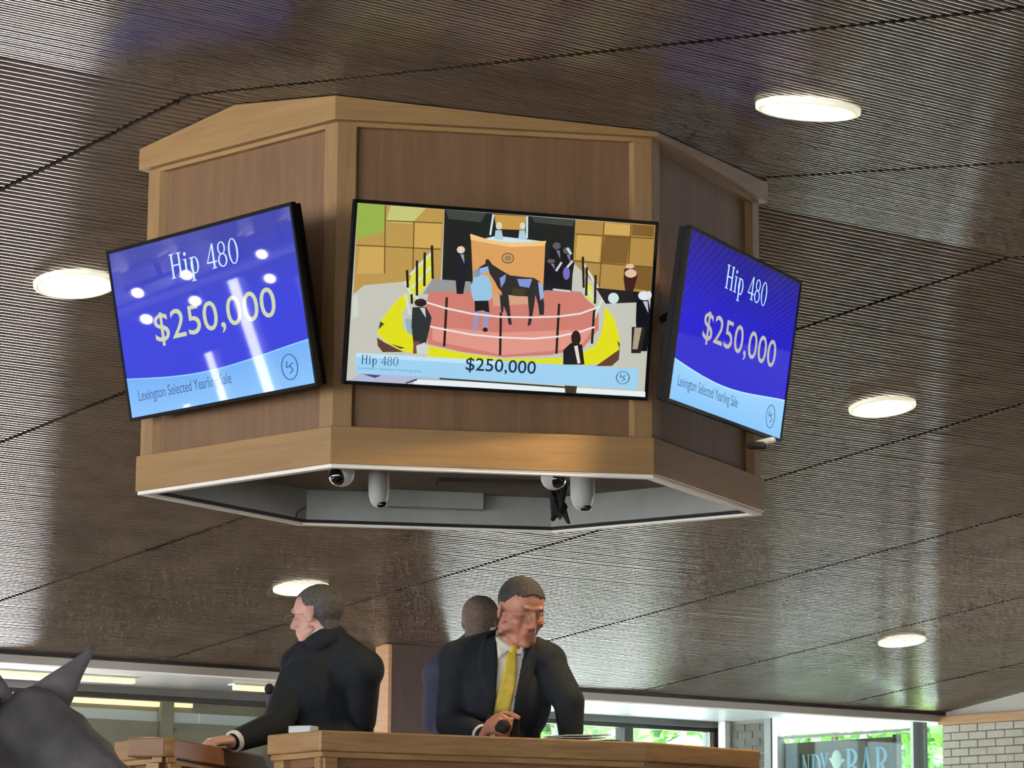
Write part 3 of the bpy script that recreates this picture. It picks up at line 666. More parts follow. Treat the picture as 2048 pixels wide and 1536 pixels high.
lay((66, 58, 30), [(1060, 600), (1140, 610), (1130, 650), (1050, 645)])
lay((150, 196, 226), [(812, 545), (850, 515), (900, 525), (925, 580), (928, 660), (900, 690), (818, 690), (800, 640), (795, 590)]); lay((126, 150, 170), *ell(832, 510, 24, 24))
lay((26, 20, 22), [(818, 682), (905, 680), (912, 760), (870, 740), (840, 745), (822, 760)]); lay((150, 150, 190), [(818, 750), (848, 745), (830, 870), (806, 870)], [(872, 745), (912, 755), (898, 870), (872, 872)]); lay((50, 24, 20), *ell(885, 862, 16, 14))
lay((236, 226, 226), *strip_poly([(515, 690), (640, 728), (800, 762), (980, 782), (1180, 785), (1340, 780), (1480, 762), (1600, 718)], 11), *strip_poly([(535, 840), (640, 862), (800, 892), (980, 910), (1180, 918), (1340, 905), (1480, 875), (1570, 845)], 11))
# spectators in front
lay((150, 176, 190), [(385, 790), (440, 800), (475, 835), (440, 900), (400, 880)])
figure(482, 668, 1005, 112, (40, 48, 48), (206, 206, 200), (40, 26, 24)); lay((120, 70, 60), [(440, 930), (480, 935), (475, 1010), (435, 1010)])
lay((205, 210, 206), [(455, 960), (510, 940), (540, 1010), (460, 1015)])
lay((40, 22, 20), *ell(1452, 915, 30, 48)); lay((18, 18, 22), [(1372, 990), (1420, 945), (1490, 955), (1505, 1080), (1372, 1080)]); lay((226, 220, 210), [(1440, 965), (1462, 960), (1480, 1070), (1462, 1075)])
# lower banner
lay((176, 182, 214), [(120, 1130), (640, 1160), (640, 1205), (30, 1176)]); lay((60, 66, 120), [(120, 1135), (240, 1145), (200, 1160)]); lay((230, 240, 240), [(440, 1170), (1380, 1215), (1380, 1255), (440, 1205)], [(1455, 1225), (1886, 1250), (1886, 1284), (1455, 1255)]); lay((40, 44, 44), *strip_poly([(600, 1165), (1390, 1222)], 10), *strip_poly([(390, 1195), (460, 1170)], 10)); lay((60, 50, 40), [(1380, 1210), (1458, 1215), (1450, 1260), (1385, 1255)])
lay((158, 208, 240), [(84, 1004), (1846, 1108), (1840, 1236), (78, 1128)])
lay((190, 226, 246), [(84, 1004), (1000, 1058), (998, 1085), (82, 1030)])
ML.append((serif('Hip 480', 0.04, 0.098, 0.05, 0.62), (40, 84, 130)))
ML.append((sans('$250,000', 0.385, 0.085, 0.235, 0.085, 0.006), (18, 44, 62)))
ML.append((sans('Lexington Selected Yearling Sale', 0.035, 0.066, 0.205, 0.016), (96, 140, 180)))
ML.append((ellring(0.918, 0.105, 0.022, 0.036, 0.004), (70, 116, 160)))
ML.append((strip_poly([(0.912, 0.125), (0.909, 0.105), (0.922, 0.108)], 0.004) + strip_poly([(0.928, 0.12), (0.918, 0.11), (0.926, 0.096), (0.914, 0.086)], 0.004), (70, 116, 160)))
television(A(-0.036, 10.995, 2.333), rad(10.06) + 0.1468, 0.2132, 0.0115, 1.238, ML, 'middle television showing a horse led around a sale ring')

# ------------------------------------------------------------------ sign behind the corner glass
SS = S_END + 0.10
def onSS(u, v): return onS(u, v, SS)
sl, sr = float(onSS(1563, 1500) @ N), float(onSS(1788, 1500) @ N); szt = onSS(1650, 1482)[2]
sg = empty('sign_board', ST(SS, (sl + sr) / 2, 0), 'brown wooden sign with pale blue lettering behind the corner glass', 'sign')
obj('board', stbox(SS, SS + 0.04, sr, sl, szt - 0.62, szt), 'sign_wood', sg, bevel=0.004)
obj('frame_edge', stbox(SS - 0.02, SS + 0.05, float(onSS(1796, 1500) @ N), sr, 0.0, szt + 0.02), 'dark_metal', sg)
obj('post', stbox(SS - 0.02, SS + 0.05, sl, sl + 0.03, 0.0, szt + 0.02), 'dark_metal', sg)
def sign_text(txt, u0, u1, vtop, h, m):
    polys = serif(txt, 0, 0, 1.0); mx = max(p[0] for q_ in polys for p in q_); mn = min(p[0] for q_ in polys for p in q_)
    t0, t1 = float(onSS(u0, 1510) @ N), float(onSS(u1, 1510) @ N); zb = onSS((u0 + u1) / 2, vtop)[2] - h; out = []
    for p in polys: out.append(prism([ST(SS - 0.012, t0 + (t1 - t0) * (a - mn) / (mx - mn), zb + b * h) for a, b in p], G * 0.012))
    obj('lettering', join(*out), m, sg)
sign_text('I', 1576, 1591, 1508, 0.26, 'sign_blue_dark'); sign_text('I', 1597, 1604, 1508, 0.26, 'sign_blue_dark')
sign_text('N', 1606, 1621, 1510, 0.25, 'sign_pale'); sign_text('D', 1624, 1643, 1508, 0.26, 'sign_blue'); sign_text('Y', 1642, 1659, 1506, 0.26, 'sign_blue')
sign_text('B', 1692, 1719, 1497, 0.33, 'sign_blue'); sign_text('A', 1721, 1746, 1495, 0.33, 'sign_blue'); sign_text('R', 1752, 1783, 1493, 0.33, 'sign_blue')
cc = onSS(1675, 1520)
obj('emblem', ellipsoid(cc - G * 0.01, (G, N, UP), (0.02, 0.075, 0.10)), 'sign_white', sg, smooth=True)
for k in (-1, 1): obj('emblem_leaf', prism([cc - G * 0.012 + N * k * 0.05 + UP * 0.02, cc - G * 0.012 + N * k * 0.115 + UP * (0.01 + 0.012 * k), cc - G * 0.012 + N * k * 0.06 - UP * 0.045], G * 0.012), 'sign_white', sg)

# ------------------------------------------------------------------ auction stand
ZD = at(640, 1461, 9.7)[2]
pts = {k: onz(u, v, ZD)[:2] for k, (u, v) in dict(a=(228, 1484), b=(331, 1474), c=(560, 1516), d=(534, 1470), e=(641, 1460), f=(1297, 1484), g=(1521, 1501)).items()}
stand = empty('auction_stand', A(*pts['e'], 0), 'raised oak auction stand with panelled front, below the hanging box', 'stand')
def seg(p, q, z0, depth, cap='desk_oak'):
    p, q = A(*p), A(*q); e = unit(q - p); L = np.linalg.norm(q - p); o = A(e[1], -e[0])
    if o[1] > 0.35 and abs(e[0]) < .99 and o @ A(0, 1) > 0: o = -o
    E3, O3 = A(*e, 0), A(*o, 0); B = P3(p, 0)
    def bx(x0, x1, d0, d1, za, zb): return box(B + E3 * x0 + O3 * d0 + UP * za, E3 * (x1 - x0), O3 * (d1 - d0), UP * (zb - za))
    obj('cap_rail', bx(0, L, -depth, 0, ZD - 0.068, ZD), cap, stand, bevel=0.006)
    obj('moulding', bx(0.006, L - 0.006, -0.05, -0.012, ZD - 0.088, ZD - 0.068), 'desk_oak', stand, bevel=0.003)
    obj('panel', bx(0.01, L - 0.01, -0.07, -0.048, z0, ZD - 0.088), 'desk_panel', stand)
    obj('stile', bx(0.008, 0.075, -0.07, -0.024, z0, ZD - 0.088), 'desk_oak', stand, bevel=0.002)
    obj('stile', bx(L - 0.075, L - 0.008, -0.07, -0.024, z0, ZD - 0.088), 'desk_oak', stand, bevel=0.002)
    obj('inner_panel', bx(0.11, L - 0.11, -0.05, -0.036, z0 + 0.1, ZD - 0.115), 'desk_panel', stand, bevel=0.004)
seg(pts['d'], pts['e'], 0, 0.12); seg(pts['e'], pts['f'], 0, 0.26); seg(pts['f'], pts['g'], 0, 0.2)
seg(pts['a'], pts['b'], 0, 0.04); seg(pts['b'], pts['c'], 0, 0.14, 'desk_panel')
dp = P3(pts['d'], 0)
obj('door_edge', tube([dp + A(0.028, 0.10, 0), dp + A(0.028, 0.10, ZD - 0.07)], 0.012, 8), 'steel', stand, smooth=True)
ZPF = ZD - 0.80
fl = [P3(p, ZPF - 0.1) for p in (pts['e'] + A(0.08, 0.12), pts['f'] + A(-0.02, 0.12), pts['g'] + A(-0.1, 0.1), A(0.9, 12.6), A(-1.0, 12.6), pts['c'] + A(0.1, 0.0))]
obj('platform', prism(fl, UP * 0.1), 'desk_panel', stand)

# things on the stand
def flat(name, u, v, Y, w, d, h, yaw, m, label, cat, dz=0.0):
    c = at(u, v, Y); c[2] = ZD + dz; e = A(math.cos(yaw), math.sin(yaw), 0); o = A(-e[1], e[0], 0)
    return tag(obj(name, box(c - e * w / 2 - o * d / 2, e * w, o * d, UP * h), m, bevel=0.003), label, cat)
flat('notepad', 607, 1458, 9.86, 0.085, 0.06, 0.024, -0.4, 'paper', 'small pale notepad on the left corner of the stand', 'notepad')
pp = at(1150, 1470, 10.40)
e = empty('paper_stack', A(pp[0], pp[1], ZD), 'loose stack of white papers under the standing man\'s hand', 'papers')
for k in range(4):
    c = A(pp[0] - 0.05 + 0.02 * k, pp[1] + 0.01 * k, ZD + 0.0015 + 0.010 * k); ex = unit(A(1, 0.45 + 0.08 * k, 0.02 * k)); ey = unit(np.cross(UP, ex))
    obj('sheet', box(c - ex * 0.1 - ey * 0.07, ex * 0.2, ey * 0.14, UP * 0.004), 'paper', e)
flat('phone', 1212, 1472, 10.46, 0.06, 0.1, 0.020, 0.6, 'black', 'small black phone lying right of the papers', 'phone')

# ------------------------------------------------------------------ people
def head_frame(fwd, tiltv):
    """axes: x forward (face), y person's left, z up"""
    x = unit(fwd); z = unit(np.asarray(tiltv) - x * (np.asarray(tiltv) @ x)); y = np.cross(z, x); return np.array([x, y, z])
def hl(c, R, p): return np.asarray(c) + R.T @ np.asarray(p, float)
def head_parts(c, R, k=1.0):
    P = lambda *p: hl(c, R, A(*p) * k); E = lambda p, r: ellipsoid(P(*p), R, A(*r) * k); C = lambda p, q_, a, b=None: capsule(P(*p), P(*q_), a * k, (a if b is None else b) * k)
    L = [E((-0.014, 0, 0.034), (0.099, 0.077, 0.083)), E((0.022, 0, 0.03), (0.068, 0.068, 0.075)), E((0.036, 0, -0.03), (0.056, 0.060, 0.082)), E((0.038, 0, -0.076), (0.048, 0.050, 0.034)), E((0.072, 0, -0.097), (0.020, 0.024, 0.018))]
    L += [C((0.082, -0.032, 0.027), (0.082, 0.032, 0.027), 0.013), C((0.093, 0, 0.014), (0.112, 0, -0.026), 0.008, 0.0115), C((0.098, -0.010, -0.032), (0.098, 0.010, -0.032), 0.010), E((0.083, 0, -0.060), (0.014, 0.027, 0.012))]
    for s in (-1, 1):
        L += [C((0.0, 0.054 * s, -0.058), (0.058, 0.028 * s, -0.096), 0.018, 0.016), E((0.058, 0.038 * s, -0.022), (0.028, 0.026, 0.026)), ellipsoid(P(-0.012, 0.079 * s, -0.004), np.array([unit(R[0] + R[1] * s * 0.35), unit(R[1] - R[0] * s * 0.35), R[2]]), A(0.020, 0.007, 0.033) * k)]
    return L
def sculpt_head(V, c, R, k=1.0):
    Lp = (V - np.asarray(c)) @ R.T / k
    g = lambda p, r: np.exp(-(((Lp - A(*p)) / A(*r)) ** 2).sum(1))
    d = np.zeros(len(V))
    for s in (-1, 1):
        d -= 0.014 * g((0.086, 0.032 * s, 0.006), (0.03, 0.018, 0.013)); d += 0.008 * g((0.078, 0.032 * s, 0.003), (0.03, 0.012, 0.008))
        d -= 0.004 * g((0.085, 0.030 * s, -0.055), (0.03, 0.006, 0.02))
    d -= 0.006 * g((0.095, 0, -0.062), (0.03, 0.026, 0.0035)); d -= 0.004 * g((0.09, 0, -0.08), (0.03, 0.02, 0.006))
    V = V + np.outer(d * k, R[0])
    return V
def skin_colors(V, c, R, k, base):
    Lp = (V - np.asarray(c)) @ R.T / k; C = np.tile(np.array(lin(base)), (len(V), 1))
    g = lambda p, r: np.exp(-(((Lp - A(*p)) / A(*r)) ** 2).sum(1))[:, None]
    red = np.array(lin((178, 104, 88)))
    w = np.clip(g((0.105, 0, -0.025), (0.02, 0.018, 0.02)) * 0.6 + g((0.06, 0.045, -0.02), (0.03, 0.03, 0.025)) * 0.5 + g((0.06, -0.045, -0.02), (0.03, 0.03, 0.025)) * 0.5, 0, 1); C = C * (1 - w) + red * w
    w = np.clip(g((0.094, 0, -0.061), (0.02, 0.026, 0.008)), 0, 1) * 0.7; C = C * (1 - w) + np.array(lin((140, 74, 68))) * w
    for s in (-1, 1):
        w = np.clip(g((0.09, 0.034 * s, 0.030), (0.02, 0.022, 0.006)) * 1.2, 0, 1) * 0.75; C = C * (1 - w) + np.array(lin((78, 66, 58))) * w
        w = np.clip(g((0.084, 0.032 * s, 0.0), (0.02, 0.014, 0.0035)) * 1.2, 0, 1) * 0.7; C = C * (1 - w) + np.array(lin((60, 44, 38))) * w
    return C
def hand_parts(w, d, pn, curl, thumb_side, k=1.0, spread=0.0):
    """w wrist, d hand direction, pn palm normal (fingers curl toward it), thumb on side thumb_side"""
    d = unit(d); pn = unit(pn - d * (pn @ d)); sd = np.cross(d, pn) * thumb_side; L = []
    for i, (off, ln) in enumerate(((0.030, 0.92), (0.010, 1.0), (-0.010, 0.95), (-0.029, 0.78))):
        kn = w + d * (0.088 - 0.004 * abs(i - 1)) * k + sd * off * k; L.append(capsule(w + sd * off * 0.6 * k, kn, 0.015 * k, 0.0115 * k, 10))
        p = kn; ang = 0.0
        for j, seg_l in enumerate((0.044, 0.028, 0.022)):
            ang += curl[j]; dd = d * math.cos(ang) + pn * math.sin(ang) + sd * spread * off * 10; n = p + unit(dd) * seg_l * ln * k
            L.append(capsule(p, n, (0.0102 - 0.0012 * j) * k, (0.0095 - 0.0012 * j) * k, 10)); p = n
    L.append(capsule(w + d * 0.01 * k, w + d * 0.075 * k, 0.022 * k, 0.018 * k, 10))
    t0 = w + d * 0.028 * k + sd * 0.026 * k; t1 = t0 + unit(d * 0.55 + sd * 0.6 + pn * 0.45) * 0.044 * k; t2 = t1 + unit(d * 0.85 + sd * 0.05 + pn * 0.6) * 0.034 * k; t3 = t2 + unit(d * 0.8 - sd * 0.2 + pn * 0.7) * 0.026 * k
    L += [capsule(t0, t1, 0.0155 * k, 0.012 * k, 10), capsule(t1, t2, 0.012 * k, 0.0105 * k, 10), capsule(t2, t3, 0.0105 * k, 0.0085 * k, 10)]
    return L
def torso_parts(J, g, arms=True, legs=False, arm_g=None):
    rx, fx = J['rx'], J['fx']; sp = unit(J['neck'] - J['pelvis']); fx = unit(fx - sp * (fx @ sp)); rx = unit(np.cross(fx, sp)) * np.sign(np.cross(fx, sp) @ rx); ax = (rx, fx, sp)
    ln = np.linalg.norm(J['neck'] - J['pelvis']); M = lambda w: J['pelvis'] + (J['neck'] - J['pelvis']) * w
    shm = (J['shL'] + J['shR']) / 2; hw = np.linalg.norm(J['shL'] - J['shR']) / 2
    L = [ellipsoid(M(0.02), ax, (0.175 + g, 0.135 + g, 0.15)), ellipsoid(M(0.36) + fx * 0.015, ax, (0.165 + g, 0.13 + g, 0.22)), ellipsoid(M(0.66) + fx * 0.005, ax, (0.178 + g, 0.122 + g, 0.20)),
         capsule(J['shL'], J['shR'], 0.062 + g), ellipsoid(M(0.82), ax, (hw * 0.92, 0.105 + g, 0.12))]
    for s in ('shL', 'shR'): L.append(capsule(J['neck'] + sp * 0.012, J[s] + sp * 0.012, 0.052 + g * 0.6, 0.050 + g))
    if arms:
        ag = g if arm_g is None else arm_g
        for sd in 'LR':
            sh, el, wr = J['sh' + sd], J['el' + sd], J['wr' + sd]
            L += [capsule(sh, el, 0.058 + ag, 0.046 + ag), capsule(el, wr if arm_g is None else el + (wr - el) * 0.93, 0.046 + ag, 0.030 + ag)]
    if legs:
        for s in (-1, 1):
            hp = J['pelvis'] + rx * 0.09 * s - sp * 0.04; kn = hp + fx * 0.40 - UP * 0.06 + rx * 0.05 * s; an = kn + fx * 0.02; an = A(an[0], an[1], ZPF + 0.08); to = an + unit(A(fx[0], fx[1], 0)) * 0.17; to[2] = ZPF + 0.035; hl_ = an - unit(A(fx[0], fx[1], 0)) * 0.03; hl_[2] = ZPF + 0.04
            L += [capsule(hp, kn, 0.088 + g, 0.062 + g), capsule(kn, an, 0.058 + g, 0.042 + g)]
            if g < 0.008: L += [capsule(an, hl_, 0.04), capsule(hl_, to, 0.036, 0.030)]
    return L, ax, M
def hair_from(V, F, c, R, k, rule, off, name, m, parent):
    Lp = (V - np.asarray(c)) @ R.T / k; keep = rule(Lp); nrm = np.zeros_like(V)
    Fa = np.array([f for f in F if len(f) == 4]); nn = np.cross(V[Fa[:, 1]] - V[Fa[:, 0]], V[Fa[:, 3]] - V[Fa[:, 0]])
    for i in range(4): np.add.at(nrm, Fa[:, i], nn)
    nrm /= np.linalg.norm(nrm, axis=1)[:, None] + 1e-12
    if (nrm * (V - np.asarray(c))).sum(1)[keep].mean() < 0: nrm = -nrm
    sel = [f for f in F if all(keep[i] for i in f)]; ids = sorted({i for f in sel for i in f}); mp = {i: n for n, i in enumerate(ids)}
    top = V[ids] + nrm[ids] * off; bot = V[ids] - nrm[ids] * 0.003; n = len(ids)
    FF = [tuple(mp[i] for i in f) for f in sel]; ed = {}
    for f in FF:
        for a, b in zip(f, f[1:] + f[:1]): ed[(a, b)] = 1
    side = [(a, b, b + n, a + n) for (a, b) in ed if (b, a) not in ed]
    return obj(name, (np.vstack([top, bot]), FF + [tuple(i + n for i in f[::-1]) for f in FF] + [s[::-1] for s in side]), m, parent, smooth=True)
def glasses(c, R, k, parent, lens=True):
    P = lambda *p: hl(c, R, A(*p) * k); g = []
    for s in (-1, 1):
        lp = [P(0.108, 0.033 * s + 0.024 * math.cos(a), 0.003 + 0.017 * math.sin(a)) for a in np.linspace(0, 2 * math.pi, 19)]
        g += [tube(lp, 0.0007, 6), tube([P(0.106, 0.057 * s, 0.008), P(0.06, 0.074 * s, 0.008), P(-0.005, 0.082 * s, 0.006), P(-0.025, 0.083 * s, -0.012)], 0.0010, 6)]
    g.append(tube([P(0.109, -0.010, 0.006), P(0.113, 0, 0.009), P(0.109, 0.010, 0.006)], 0.0015, 6))
    go = obj('glasses', join(*g), 'wire_frame', parent, smooth=True)
    for s in (-1, 1): obj('lens', prism([P(0.1075, 0.033 * s + 0.022 * math.cos(a), 0.003 + 0.015 * math.sin(a)) for a in np.linspace(0, 2 * math.pi, 16, endpoint=False)], R[0] * 0.0015), 'lens_glass', go)
def strip_on(bvh, left, right, back, off, n=14, m=5):
    """ruled strip between two polylines, laid on a surface seen against direction back"""
    left, right = np.array(left, float), np.array(right, float); V, F = [], []
    def samp(P, w):
        x = w * (len(P) - 1); i = min(int(x), len(P) - 2); return P[i] + (P[i + 1] - P[i]) * (x - i)
    for i in range(n + 1):
        a, b = samp(left, i / n), samp(right, i / n)
        for j in range(m + 1):
            p = a + (b - a) * j / m; h = bvh.ray_cast(Vector(p - np.asarray(back) * 0.6), Vector(back))
            V.append((np.array(h[0]) if h[0] is not None else p) - np.asarray(back) * off)
    V = np.array(V)
    for i in range(1, n):     # smooth rows a little
        for j in range(m + 1):
            k = i * (m + 1) + j; V[k] = V[k] * 0.5 + 0.25 * (V[k - m - 1] + V[k + m + 1])
    N0 = len(V); Vb = V + np.asarray(back) * (off + 0.004)
    for i in range(n):
        for j in range(m):
            k = i * (m + 1) + j; F += [(k, k + 1, k + m + 2, k + m + 1), tuple(N0 + x for x in (k + m + 1, k + m + 2, k + 1, k))]
    rim = [j for j in range(m + 1)] + [i * (m + 1) + m for i in range(1, n + 1)] + [n * (m + 1) + j for j in range(m - 1, -1, -1)] + [i * (m + 1) for i in range(n - 1, 0, -1)]
    for a, b in zip(rim, rim[1:] + rim[:1]): F.append((b, a, a + N0, b + N0))
    return np.vstack([V, Vb]), F
def person(J, c, R, k, hands, base, label, voxel=0.005):
    parts, ax, M = torso_parts(J, 0.0, legs=True); nb = J['neck']; parts.append(capsule(hl(c, R, A(-0.028, 0, -0.045) * k), nb - A(0, 0, 0.03), 0.057 * k, 0.066 * k))
    parts += head_parts(c, R, k)
    for h in hands: parts += h
    V, F = fuse(parts, voxel, 4, 0.5); V = sculpt_head(V, c, R, k)
    o = obj('person', (V, F), 'skin', None, smooth=True, colors=skin_colors(V, c, R, k, base), fix=False); tag(o, label, 'person')
    lg = [q_ for q_ in torso_parts(J, 0.0, legs=True)[0]]
    tr, _, _ = torso_parts(J, 0.012, arms=False, legs=True); n_t = 7
    Vt, Ft = fuse([tr[0]] + tr[n_t:], 0.012, 4); obj('trousers', (Vt, Ft), 'trousers', o, smooth=True, fix=False)
    return o, V, F, ax, M
def cuff(w, d, r0, r1, ln, m, parent, name='cuff'):
    d = unit(d); obj(name, tube([w, w + d * ln], [r0, r1], 18), m, parent, smooth=True)

# --- right man: dark suit, yellow tie, looking down, microphone in his hand
YR = 10.55
J = dict(neck=at(1016, 1293, YR + 0.06), pelvis=at(962, 1610, YR + 0.16), shR=at(918, 1322, YR + 0.06), shL=at(1092, 1326, YR + 0.08), elR=at(902, 1448, YR + 0.02), elL=at(1138, 1404, YR + 0.0), wrR=at(968, 1472, YR - 0.24), wrL=at(1143, 1488, YR + 0.0))
J['fx'] = unit(A(0.10, -1, -0.1)); J['rx'] = A(1, 0.1, 0)
hc = at(1043, 1222, YR - 0.02); hR = head_frame(A(0.42, -0.86, -0.36), A(0.10, -0.20, 1))
hk = 1.035
hand_r = hand_parts(J['wrR'] + A(0.012, -0.01, 0.03), A(0.35, -0.75, 0.10), A(0.6, 0.3, -0.35), (1.35, 1.3, 0.9), 1)
hand_l = hand_parts(J['wrL'], A(-0.3, -0.30, -0.9), A(-0.2, 0.5, -0.5), (0.25, 0.3, 0.2), -1)
o, V, F, ax, M = person(J, hc, hR, hk, (hand_r, hand_l), (176, 120, 96), 'man in dark suit and yellow tie looking down behind the stand, microphone in hand')
hair_from(V, F, hc, hR, hk, lambda p: (p[:, 2] > 0.064 - 1.05 * np.clip(-p[:, 0] + 0.045, 0, 0.13)) & (p[:, 0] < 0.075 - 0.35 * np.clip(np.abs(p[:, 1]) - 0.035, 0, 0.1)) & (p[:, 2] > -0.06) & ~((np.abs(p[:, 1]) > 0.074) & (p[:, 2] < 0.026)), 0.004, 'hair', 'hair_dark', o)
glasses(hc, hR, hk, o)
jp, _, _ = torso_parts(J, 0.018, arm_g=0.013); JV, JF = fuse(jp, 0.008, 6)
sp_, _, _ = torso_parts(J, 0.002, arms=False); SV, SF = fuse(sp_[1:], 0.010, 5)
# jacket opening
fx = ax[1]; back = -fx
Lw = [at(993, 1262, YR - .1), at(996, 1330, YR - .1), at(990, 1400, YR - .1), at(978, 1500, YR - .1)]
Rw = [at(1058, 1290, YR - .1), at(1046, 1340, YR - .1), at(1034, 1400, YR - .1), at(1024, 1500, YR - .1)]
e1 = ax[0]; e2 = ax[2]; org = M(0.5)
def p2(p): d = np.asarray(p) - org; return d @ e1, d @ e2
poly = np.array([p2(p) for p in [at(990, 1230, YR - .1)] + Lw] + [p2(p) for p in (Rw[::-1] + [at(1066, 1240, YR - .1)])])
def inside(pt):
    x, y = pt; ins = False; n = len(poly)
    for i in range(n):
        (x1, y1), (x2, y2) = poly[i], poly[(i + 1) % n]
        if (y1 > y) != (y2 > y) and x < (x2 - x1) * (y - y1) / (y2 - y1) + x1: ins = not ins
    return ins
JFc = []
for f in JF:
    c_ = JV[list(f)].mean(0); n_ = np.cross(JV[f[1]] - JV[f[0]], JV[f[2]] - JV[f[0]])
    if (c_ - org) @ fx > 0.02 and inside(p2(c_)): continue
    JFc.append(f)
bvh = BVHTree.FromPolygons([Vector(v) for v in JV], JF); bvs = BVHTree.FromPolygons([Vector(v) for v in SV], SF)
obj('jacket', (JV, JFc), 'suit', o, smooth=True, fix=False)
obj('shirt', (SV, SF), 'shirt', o, smooth=True, fix=False)
obj('lapel', strip_on(bvh, [at(975, 1268, YR - .1), at(955, 1330, YR - .1), at(975, 1400, YR - .1), at(966, 1500, YR - .1)], [at(996, 1255, YR - .1), at(998, 1330, YR - .1), at(993, 1400, YR - .1), at(981, 1500, YR - .1)], back, 0.005), 'suit', o, smooth=True)
obj('lapel', strip_on(bvh, [at(1060, 1288, YR - .1), at(1046, 1340, YR - .1), at(1033, 1400, YR - .1), at(1022, 1500, YR - .1)], [at(1075, 1290, YR - .1), at(1078, 1340, YR - .1), at(1050, 1400, YR - .1), at(1040, 1500, YR - .1)], back, 0.005), 'suit', o, smooth=True)
obj('tie', strip_on(bvs, [at(1020, 1308, YR - .1), at(1012, 1340, YR - .1), at(998, 1390, YR - .1), at(986, 1430, YR - .1), at(980, 1500, YR - .1)], [at(1037, 1308, YR - .1), at(1037, 1340, YR - .1), at(1031, 1390, YR - .1), at(1018, 1440, YR - .1), at(1008, 1500, YR - .1)], back, 0.010), 'tie', o, smooth=True)
kn = at(1030, 1303, YR - .1); h = bvs.ray_cast(Vector(kn - back * 0.6), Vector(back)); kp = np.array(h[0]) if h[0] is not None else kn
obj('tie_knot', ellipsoid(kp + fx * 0.012, ax, (0.018, 0.014, 0.020)), 'tie', o, smooth=True)
nk = J['neck']; ring = []
hb_ = hl(hc, hR, A(-0.03, 0, -0.10)); nd = unit(hb_ - nk)
obj('collar_band', tube([nk - nd * 0.02, nk + nd * 0.035], [0.082, 0.073], 24), 'shirt', o, smooth=True)
obj('collar_flap', strip_on(bvs, [at(992, 1258, YR - .1), at(1000, 1320, YR - .1)], [at(1016, 1290, YR - .1), at(1026, 1304, YR - .1)], back, 0.016, 6, 4), 'shirt', o, smooth=True)
obj('collar_flap', strip_on(bvs, [at(1036, 1302, YR - .1), at(1040, 1310, YR - .1)], [at(1056, 1284, YR - .1), at(1050, 1312, YR - .1)], back, 0.016, 6, 4), 'shirt', o, smooth=True)
wr = J['wrR'] + (J['elR'] - J['wrR']) * 0.10; cuff(wr, J['wrR'] - J['elR'], 0.040, 0.041, 0.028, 'shirt', o)
wr = J['wrL'] + (J['elL'] - J['wrL']) * 0.10; cuff(wr, J['wrL'] - J['elL'], 0.038, 0.038, 0.022, 'shirt', o)
mh = at(1007, 1453, YR - 0.37); me_ = at(978, 1462, YR - 0.26); md = unit(mh - me_)
e = empty('microphone', me_, 'black handheld microphone held by the man in the yellow tie', 'microphone', 'handheld microphones')
obj('handle', tube([me_ - md * 0.03, mh - md * 0.02], [0.012, 0.016], 14), 'black', e, smooth=True)
obj('grille', ellipsoid(mh, basis(md), (0.025, 0.025, 0.028)), 'black_matt', e, smooth=True)

# --- left man: seen from behind, facing left, arm stretched over the stand
YL = 11.15
J = dict(neck=at(650, 1282, YL), pelvis=at(668, 1580, YL + 0.02), shR=at(726, 1340, YL - 0.10), shL=at(603, 1332, YL + 0.02), elR=at(722, 1440, YL - 0.02), elL=at(553, 1452, YL - 0.18), wrR=at(640, 1500, YL + 0.2), wrL=at(470, 1482, YL - 0.36))
J['fx'] = unit(A(-0.62, 0.78, 0)); J['rx'] = A(0.78, 0.62, 0)
hc = at(634, 1232, YL - 0.01); hR = head_frame(A(-0.86, 0.46, -0.10), A(-0.05, 0, 1))
hand_l = hand_parts(J['wrL'] + A(-0.01, 0, 0.004), A(-0.75, -0.55, -0.12), A(-0.25, 0.0, -1), (0.55, 0.7, 0.4), -1)
hand_r = hand_parts(J['wrR'], A(-0.8, 0.5, 0), A(0, 0, -1), (0.3, 0.3, 0.2), 1)
o, V, F, ax, M = person(J, hc, hR, 1.0, (hand_l, hand_r), (196, 150, 132), 'man in dark suit seen from behind, facing left with one arm on the stand')
hair_from(V, F, hc, hR, 1.0, lambda p: (p[:, 2] > 0.075 - 1.6 * np.clip(-p[:, 0] + 0.03, 0, 0.095)) & (p[:, 0] < 0.055) & (p[:, 2] > -0.075) & ~((np.abs(p[:, 1]) > 0.074) & (p[:, 2] < 0.03)), 0.005, 'hair', 'hair_grey', o)
glasses(hc, hR, 1.0, o)
jp, _, _ = torso_parts(J, 0.022, arm_g=0.014); JV, JF = fuse(jp, 0.008, 6); obj('jacket', (JV, JF), 'suit', o, smooth=True, fix=False)
fd = unit(A(-0.86, 0.46, 0)); nd = unit(UP + fd * 0.55); nk = at(646, 1274, YL)
obj('collar_band', tube([nk - nd * 0.02, nk + nd * 0.016], [0.084, 0.076], 28), 'shirt', o, smooth=True)
obj('jacket_collar', tube([nk - nd * 0.07, nk - nd * 0.02, nk + nd * 0.004], [0.100, 0.090, 0.082], 28), 'suit', o, smooth=True)
wr = J['wrL'] + (J['elL'] - J['wrL']) * 0.10; cuff(wr, J['wrL'] - J['elL'], 0.040, 0.041, 0.034, 'shirt', o)
mh = at(539, 1379, YL + 0.36); mb = at(548, 1440, YL + 0.36); md = unit(mh - mb)
e = empty('microphone', mb, 'black microphone on a grey stand in front of the left man', 'microphone', 'handheld microphones')
obj('grille', ellipsoid(mh, basis(md), (0.020, 0.020, 0.024)), 'black_matt', e, smooth=True)
obj('sleeve_stand', tube([A(mb[0], mb[1], ZD - 0.75), mb, mh - md * 0.02], [0.02, 0.026, 0.018], 12), 'suit_blue', e, smooth=True)

